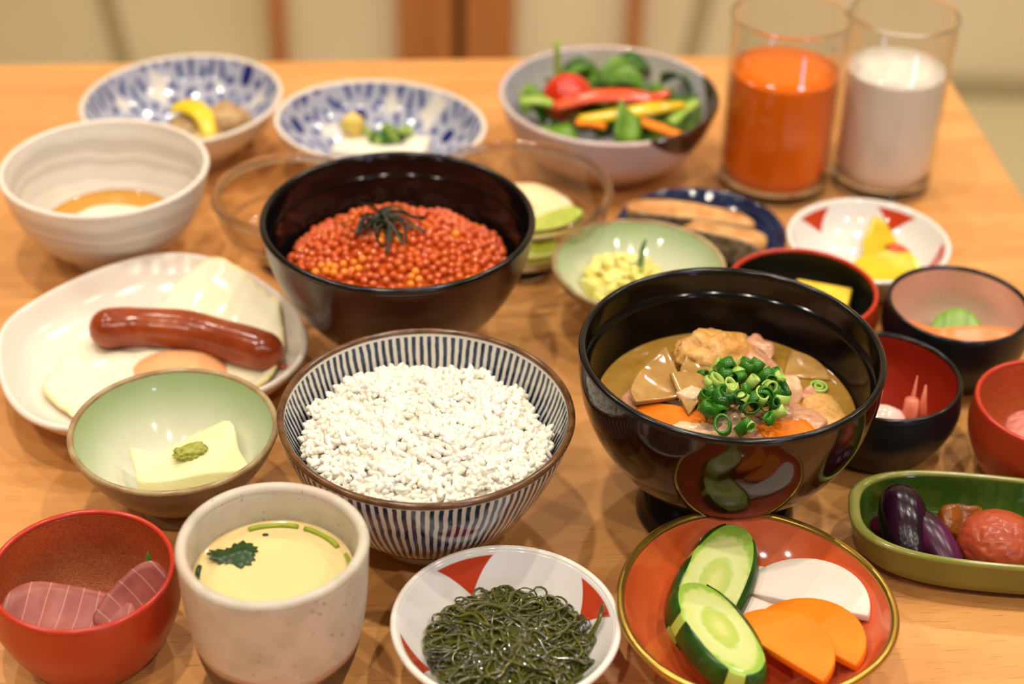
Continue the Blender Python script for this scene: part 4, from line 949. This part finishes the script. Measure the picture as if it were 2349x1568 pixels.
food('lime_slice', 'round scored bright green cucumber slice behind the salmon', 'cucumber', slab([(r * math.cos(2 * PI * k / 96), r * math.sin(2 * PI * k / 96)) for k in range(96) for r in [0.0128 * (1 - 0.035 * (k % 4 == 0))]], 0.0034, 0.0005), [M('scored_green', S(112, 158, 40), rough=0.25), M('scored_green_face', S(158, 196, 78), S(96, 150, 40), scale=12, stretch=(30, 0.3, 1), rough=0.22)] , (0.2200, 0.7290, 0.0165), (0.85, 0.0, -0.15))
food('minced_fish', 'pale pink mound of minced fish in the red cup at the table side', 'fish', blob(0.0175, 0.0165, 0.0125, 0.16, 2.0, 6, 4), NEGI, (0.2400, 0.6370, 0.0215))
om = slab([(-0.015, -0.0115), (0.013, -0.0115), (0.0132, 0.0115), (-0.0152, 0.0115)], 0.0250, 0.0014, jitter=0.0006)
food('rolled_omelette', 'yellow block of rolled omelette in the black-lined red cup', 'egg', om, TAMA, (0.1540, 0.7425, 0.0042), (0.0, 0.0, -0.30))
food('raw_fish_slice', 'pink raw fish slice with pale lines lying across the copper-lined cup', 'fish', slab(ell(0.0275, 0.0165, 40, 2.8, 0, 3, 0.12), 0.0042, 0.0010, lambda x, y: 8 * x * x + 0.0010 * math.sin(x * 130)), FISHRAW, (-0.1690, 0.5030, 0.0185), (0.42, 0.10, -0.12))
food('raw_fish_slice', 'pink raw fish slice standing up against the cup wall by the custard cup', 'fish', slab(ell(0.0185, 0.0100, 36, 2.6, 0, 5, 0.15), 0.0040, 0.0010, lambda x, y: 5 * x * x), FISHRAW, (-0.1455, 0.5120, 0.0260), (0.75, -0.45, 0.75))
food('raw_fish_slice', 'darker raw fish slice underneath between the two others', 'fish', slab(ell(0.0150, 0.0090, 30, 2.4, 0, 9, 0.15), 0.0040, 0.0010), FISHRAW, (-0.1540, 0.5070, 0.0150), (0.35, -0.2, 0.4))
food('shiso_leaf', 'pointed green leaf tip behind the raw fish', 'leaf', ribbon([(0, 0, 0), (0.002, 0.002, 0.010), (0.003, 0.004, 0.020), (0.0035, 0.005, 0.030)], lambda t: 0.011 * (1 - t) ** 0.8 + 0.0002, 0.0004, (0.5, -0.8, 0.2)), M('shiso', S(40, 92, 24), S(60, 120, 34), scale=200, rough=0.35), (-0.1440, 0.5190, 0.0120))

# ------------------------------------------------------------------ celadon dish with cabbage
rnd = random.Random(8)
yc = thing('pickled_cabbage', 'heap of chopped yellow pickled cabbage in the celadon dish', 'pickle', (0.0555, 0.7600, T + 0.0165))
ob('heap', mesh('heap', *blob(0.0200, 0.0180, 0.0150, 0.25, 2.2, 3, 4), YCAB), yc)
for i in range(60):
    a = rnd.uniform(0, 2 * PI); q = math.sqrt(rnd.random()) * 0.95; x, y = 0.0215 * q * math.cos(a), 0.0195 * q * math.sin(a); z = 0.0155 * math.sqrt(1 - q * q) + rnd.uniform(-0.001, 0.001)
    ob('chopped_piece', mesh('chopped_piece', *slab(ell(rnd.uniform(0.003, 0.0052), rnd.uniform(0.0022, 0.0036), 10, 2.8, 0, i, 0.3), rnd.uniform(0.0014, 0.0026), 0.0005)[:2], YCAB), yc, (x, y, z), (rnd.gauss(0, 0.5) - y * 35, rnd.gauss(0, 0.5) + x * 35, rnd.uniform(0, 6.3)))
food('cucumber_shaving', 'thin curved cucumber slice with dark skin stuck in the yellow cabbage', 'cucumber', ribbon(crom([(0.0, -0.006, -0.004), (-0.001, -0.003, 0.003), (-0.0005, 0.001, 0.009), (0.001, 0.004, 0.014)], 5), lambda t: 0.0072 * math.sin(PI * (0.12 + 0.83 * t)), 0.0012, (0.9, -0.4, 0.2)), M('shaved_cucumber', S(50, 104, 40), S(158, 190, 90), scale=120, rough=0.25), (0.0650, 0.7610, 0.0310))

# ------------------------------------------------------------------ grilled fish
def fish(lbl, x, y, z, L, W_, H_, rot, seed):
    t = thing('grilled_fish', lbl, 'fish', (x, y, T + z)); t.rotation_euler = rot
    out = ell(L, W_, 36, 3.0, 0, seed, 0.16)
    V, F, I = slab(out, H_, 0.0014, lambda a, b: -6 * a * a * 0.3, jitter=0.0010, seed=seed); ob('flesh', mesh('flesh', V, F, FISHG), t)
    V, F, I = slab([(a * 0.985, b) for a, b in ell(L * 0.99, H_ * 0.48, 28, 3.2)], 0.0012, 0.0004); o = ob('skin', mesh('skin', V, F, FISHS), t, (0, -W_ - 0.0001, H_ * 0.5), (PI / 2, 0, 0))
    return t
fish('long strip of grilled fish with browned flesh on the navy plate', 0.0955, 0.8340, 0.0098, 0.0375, 0.0078, 0.0130, (0.0, 0.0, -0.20), 2)
fish('grilled fish piece with silvery grey skin on the navy plate', 0.1120, 0.8110, 0.0085, 0.0235, 0.0120, 0.0150, (-0.25, 0.05, -0.32), 5)

# ------------------------------------------------------------------ takuan
food('radish_pickle', 'wide yellow pickled radish slice lying flat in the red-petal dish', 'pickle', slab(ell(0.0185, 0.0165, 26, 2.2), 0.0045, 0.0008, bendf(0.35)), TAKU, (0.1965, 0.7930, 0.0085), (0.12, -0.05, 0.2))
food('radish_pickle', 'yellow pickled radish wedge standing behind the flat slice', 'pickle', slab([(0.011, -0.012), (0.012, 0.0), (0.002, 0.016), (-0.004, 0.018), (-0.009, 0.004), (-0.009, -0.010)], 0.0050, 0.001), TAKU, (0.1950, 0.8140, 0.0125), (0.75, 0.1, 0.05))
food('chili_bit', 'small red chilli bit on the yellow radish pickles', 'chilli', blob(0.0062, 0.0032, 0.0022, 0.35, 2, 4), CHILI, (0.2040, 0.8085, 0.0170), (0, 0, -0.35))

# ------------------------------------------------------------------ salad
LX, LY = 0.0523, 0.9240
rnd = random.Random(17)
for i in range(40):
    a = 2 * PI * i / 20 + rnd.uniform(-0.2, 0.2); q = rnd.uniform(0.010, 0.050); L = rnd.uniform(0.020, 0.036); d = a + rnd.uniform(0.6, 2.4); z0 = 0.031 + rnd.uniform(0, 0.009) + 0.003 * (1 - q / 0.05)
    c = Vector((q * math.cos(a), q * math.sin(a), z0)); P = []
    for j in range(9):
        t = j / 8 - 0.5; p = c + Vector((math.cos(d), math.sin(d), 0)) * (L * t); rr = math.hypot(p.x, p.y)
        if rr > 0.0545: p.x *= 0.0545 / rr; p.y *= 0.0545 / rr; rr = 0.0545
        p.z = max(z0 + 0.006 * math.cos(t * 3.6) - 0.004, salad_in(rr) + 0.0018); P.append(p)
    m = LETT if i % 2 else LETD; P = [p + Vector((0, 0, 0.004)) for p in P]
    food('salad_leaf', 'light green crisp salad leaf in the lilac bowl' if i % 2 else 'dark green salad leaf in the lilac bowl', 'leaf', ribbon(P, lambda t: 0.020 * math.sin(PI * (0.08 + 0.88 * t)) * (1 + 0.15 * math.sin(t * 26)), 0.0007, (rnd.gauss(0, 0.3), rnd.gauss(0, 0.3), 1), rnd.uniform(-0.6, 0.6), 0.22), m, (LX, LY, 0), (0, 0, 0), 'light leaves in the salad bowl' if i % 2 else 'dark leaves in the salad bowl')
food('lettuce_leaf', 'large ruffled lettuce leaf at the near side of the salad', 'leaf', ribbon([(0, -0.014, -0.004), (0, -0.008, 0.004), (0.001, 0.0, 0.009), (0.001, 0.008, 0.011), (0, 0.014, 0.009)], lambda t: 0.020 * math.sin(PI * (0.2 + 0.7 * t)) * (1 + 0.14 * math.sin(t * 21)), 0.0009, (0.3, -0.5, 1), 0.7, 0.25), LETT, (0.0600, 0.8835, 0.0430))
food('sprout_stem', 'thin green stem poking up behind the tomato', 'leaf', ribbon([(0, 0, -0.016), (0, 0.001, 0.0), (-0.0008, 0.001, 0.014), (-0.0012, 0.001, 0.022)], lambda t: 0.0052 * (1 - 0.5 * t), 0.0016, (0, -1, 0.2)), CUCS, (0.0225, 0.9400, 0.0500))
tm = thing('cherry_tomato', 'round red cherry tomato on the salad', 'tomato', (0.0285, 0.9210, T + 0.0445))
ob('fruit', mesh('fruit', *blob(0.0150, 0.0150, 0.0142, 0.015, 1.2, 2, 4), TOMATO), tm)
def strip(nm, lbl, cat, pts, w, th, m, loc, side=(0, -0.3, 1)): food(nm, lbl, cat, ribbon(crom(pts, 4), w, th, side), m, loc)
strip('red_pepper_strip', 'long red pepper strip lying across the salad from the tomato', 'pepper', [(-0.032, -0.006, 0.0), (-0.012, 0.0, 0.004), (0.010, 0.003, 0.004), (0.024, 0.004, 0.002), (0.034, 0.008, 0.004)], lambda t: 0.0105 * math.sin(PI * (0.18 + 0.7 * t)), 0.0035, PEPR, (0.0520, 0.9060, 0.0490))
strip('yellow_pepper_strip', 'long yellow pepper strip beside the red one', 'pepper', [(-0.030, -0.005, -0.001), (-0.010, -0.003, 0.001), (0.012, 0.001, 0.004), (0.030, 0.008, 0.003)], lambda t: 0.0095 * math.sin(PI * (0.15 + 0.7 * t)), 0.0035, PEPY, (0.0640, 0.8950, 0.0480))
strip('carrot_strip', 'short orange carrot strip at the near salad edge by the brown glaze', 'carrot', [(-0.011, 0.006, 0.002), (0.0, 0.0, 0.001), (0.012, -0.006, -0.001)], 0.0062, 0.003, CARR, (0.0790, 0.8830, 0.0455))
strip('carrot_strip', 'short orange carrot strip below the yellow pepper', 'carrot', [(-0.008, 0.001, 0.001), (0.0, 0.0, 0.0015), (0.009, -0.001, 0.0)], 0.0048, 0.003, CARR, (0.0405, 0.8865, 0.0450))
strip('cucumber_stick', 'pale green cucumber stick beside the yellow pepper end', 'cucumber', [(-0.008, -0.012, 0.0), (0.0, 0.0, 0.002), (0.008, 0.011, 0.002)], 0.0066, 0.004, CUCS, (0.0940, 0.9020, 0.0460))
strip('cucumber_stick', 'pale green stick lying at the left side leaves under the tomato', 'cucumber', [(-0.012, 0.004, 0.0), (0.0, 0.0, 0.003), (0.014, -0.006, 0.002)], 0.0070, 0.003, CUCS, (0.0130, 0.9120, 0.0440))

# ------------------------------------------------------------------ back dishes
BX, BY = -0.1955, 0.9255
for i, (lbl, x, y, z, a, b, c, m) in enumerate([('plump beige simmered clam beside the yellow peel', -0.1700, 0.9230, 0.0210, 0.0160, 0.0130, 0.0115, CLAM), ('beige simmered clam under the yellow peel', -0.1880, 0.9180, 0.0190, 0.0165, 0.0120, 0.0105, CLAM),
        ('beige simmered clam at the near edge of the flower dish', -0.1790, 0.9020, 0.0185, 0.0150, 0.0100, 0.0085, CLAM), ('dark simmered morsel beside the clams', -0.1580, 0.9120, 0.0165, 0.0060, 0.0050, 0.0042, CLAMD), ('tiny dark morsel lying apart in the flower dish', -0.2150, 0.9340, 0.0100, 0.0032, 0.0025, 0.002, CLAMD)]):
    food('simmered_clam', lbl, 'shellfish', blob(a, b, c, 0.22, 1.7, i + 2), m, (x, y, z), (0.2 * i, 0.1, 0.5 * i))
food('yuzu_peel', 'bright yellow strip of citrus peel over the clams', 'peel', ribbon(crom([(-0.016, 0.011, -0.001), (-0.005, 0.006, 0.003), (0.005, -0.004, 0.002), (0.0095, -0.015, -0.006)], 5), lambda t: 0.0115 * (0.6 + 0.4 * math.sin(PI * t)), 0.0016, (0, -0.4, 1)), YUZU, (-0.1850, 0.9110, 0.0320))
food('white_tofu', 'white block of chilled tofu in the flower dish', 'tofu', slab([(-0.027, -0.014), (0.024, -0.018), (0.0275, 0.009), (-0.022, 0.0135)], 0.0150, 0.0015), TOFU_W, (-0.0780, 0.9010, 0.0095), (0, 0, -0.10))
food('grated_ginger', 'pale yellow lump of grated ginger on the tofu', 'ginger', blob(0.0072, 0.0062, 0.0072, 0.2, 1.8, 6), GING, (-0.0945, 0.9080, 0.0300))
rnd = random.Random(31)
for i in range(26):
    a = rnd.uniform(0, 6.3); q = math.sqrt(rnd.random()); x, y = 0.0160 * q * math.cos(a), 0.0075 * q * math.sin(a)
    scallion(-0.0740 + x, 0.9035 + y, 0.0255 + 0.0035 * (1 - q) + rnd.uniform(0, 0.001), rnd.uniform(0.0022, 0.0032), rnd.uniform(0.0025, 0.004), (rnd.gauss(0, 0.7), rnd.gauss(0, 0.7), 0), m := rnd.choice([SCAL1, SCAL1, SCAL2, SCAL3]), {SCAL1: 'mid green', SCAL3: 'dark green', SCAL2: 'pale green'}[m] + ' chopped onion ring on the white tofu', {SCAL1: 'mid green', SCAL3: 'dark green', SCAL2: 'pale green'}[m] + ' onion rings on the tofu', rnd.uniform(0.6, 1))
# fruit in the glass bowl
food('pale_fruit', 'large cream coloured fruit wedge in the glass bowl', 'fruit', blob(0.0250, 0.0200, 0.0125, 0.10, 1.2, 3, 4), APPLE, (0.0080, 0.8260, 0.0245), (0, 0.1, -0.2))
food('kiwi_slice', 'green kiwi slice leaning on the cream coloured fruit', 'kiwi', slab(ell(0.0165, 0.0060, 24, 2.4, 0, 2, 0.12), 0.0070, 0.001), KIWI, (0.0215, 0.8090, 0.0245), (0.3, -0.1, 0.55))
food('kiwi_slice', 'green kiwi slice at the bottom of the glass bowl', 'kiwi', slab(ell(0.0160, 0.0110, 24, 2.2, 0, 5, 0.12), 0.0065, 0.001), KIWI, (0.0080, 0.7985, 0.0135), (0.2, 0.0, 0.1))
food('yellow_fruit', 'bright yellow fruit piece peeping from behind the roe bowl', 'fruit', blob(0.0110, 0.0085, 0.0080, 0.15, 1.4, 7), PINE, (-0.0165, 0.8420, 0.0235))
# egg in the white bowl
liquid('egg_sauce', 'amber soy sauce pooled in the white brushed bowl', 'sauce', -0.2148, 0.8093, 0.0195, inv(white_in, 0.0195, 0.05) - 0.0006, white_in, SAUCE)
food('soft_egg', 'soft white poached egg sitting in amber sauce', 'egg', blob(0.0265, 0.0245, 0.0100, 0.08, 1.3, 5, 4), EGGW, (-0.2130, 0.8020, 0.0185))
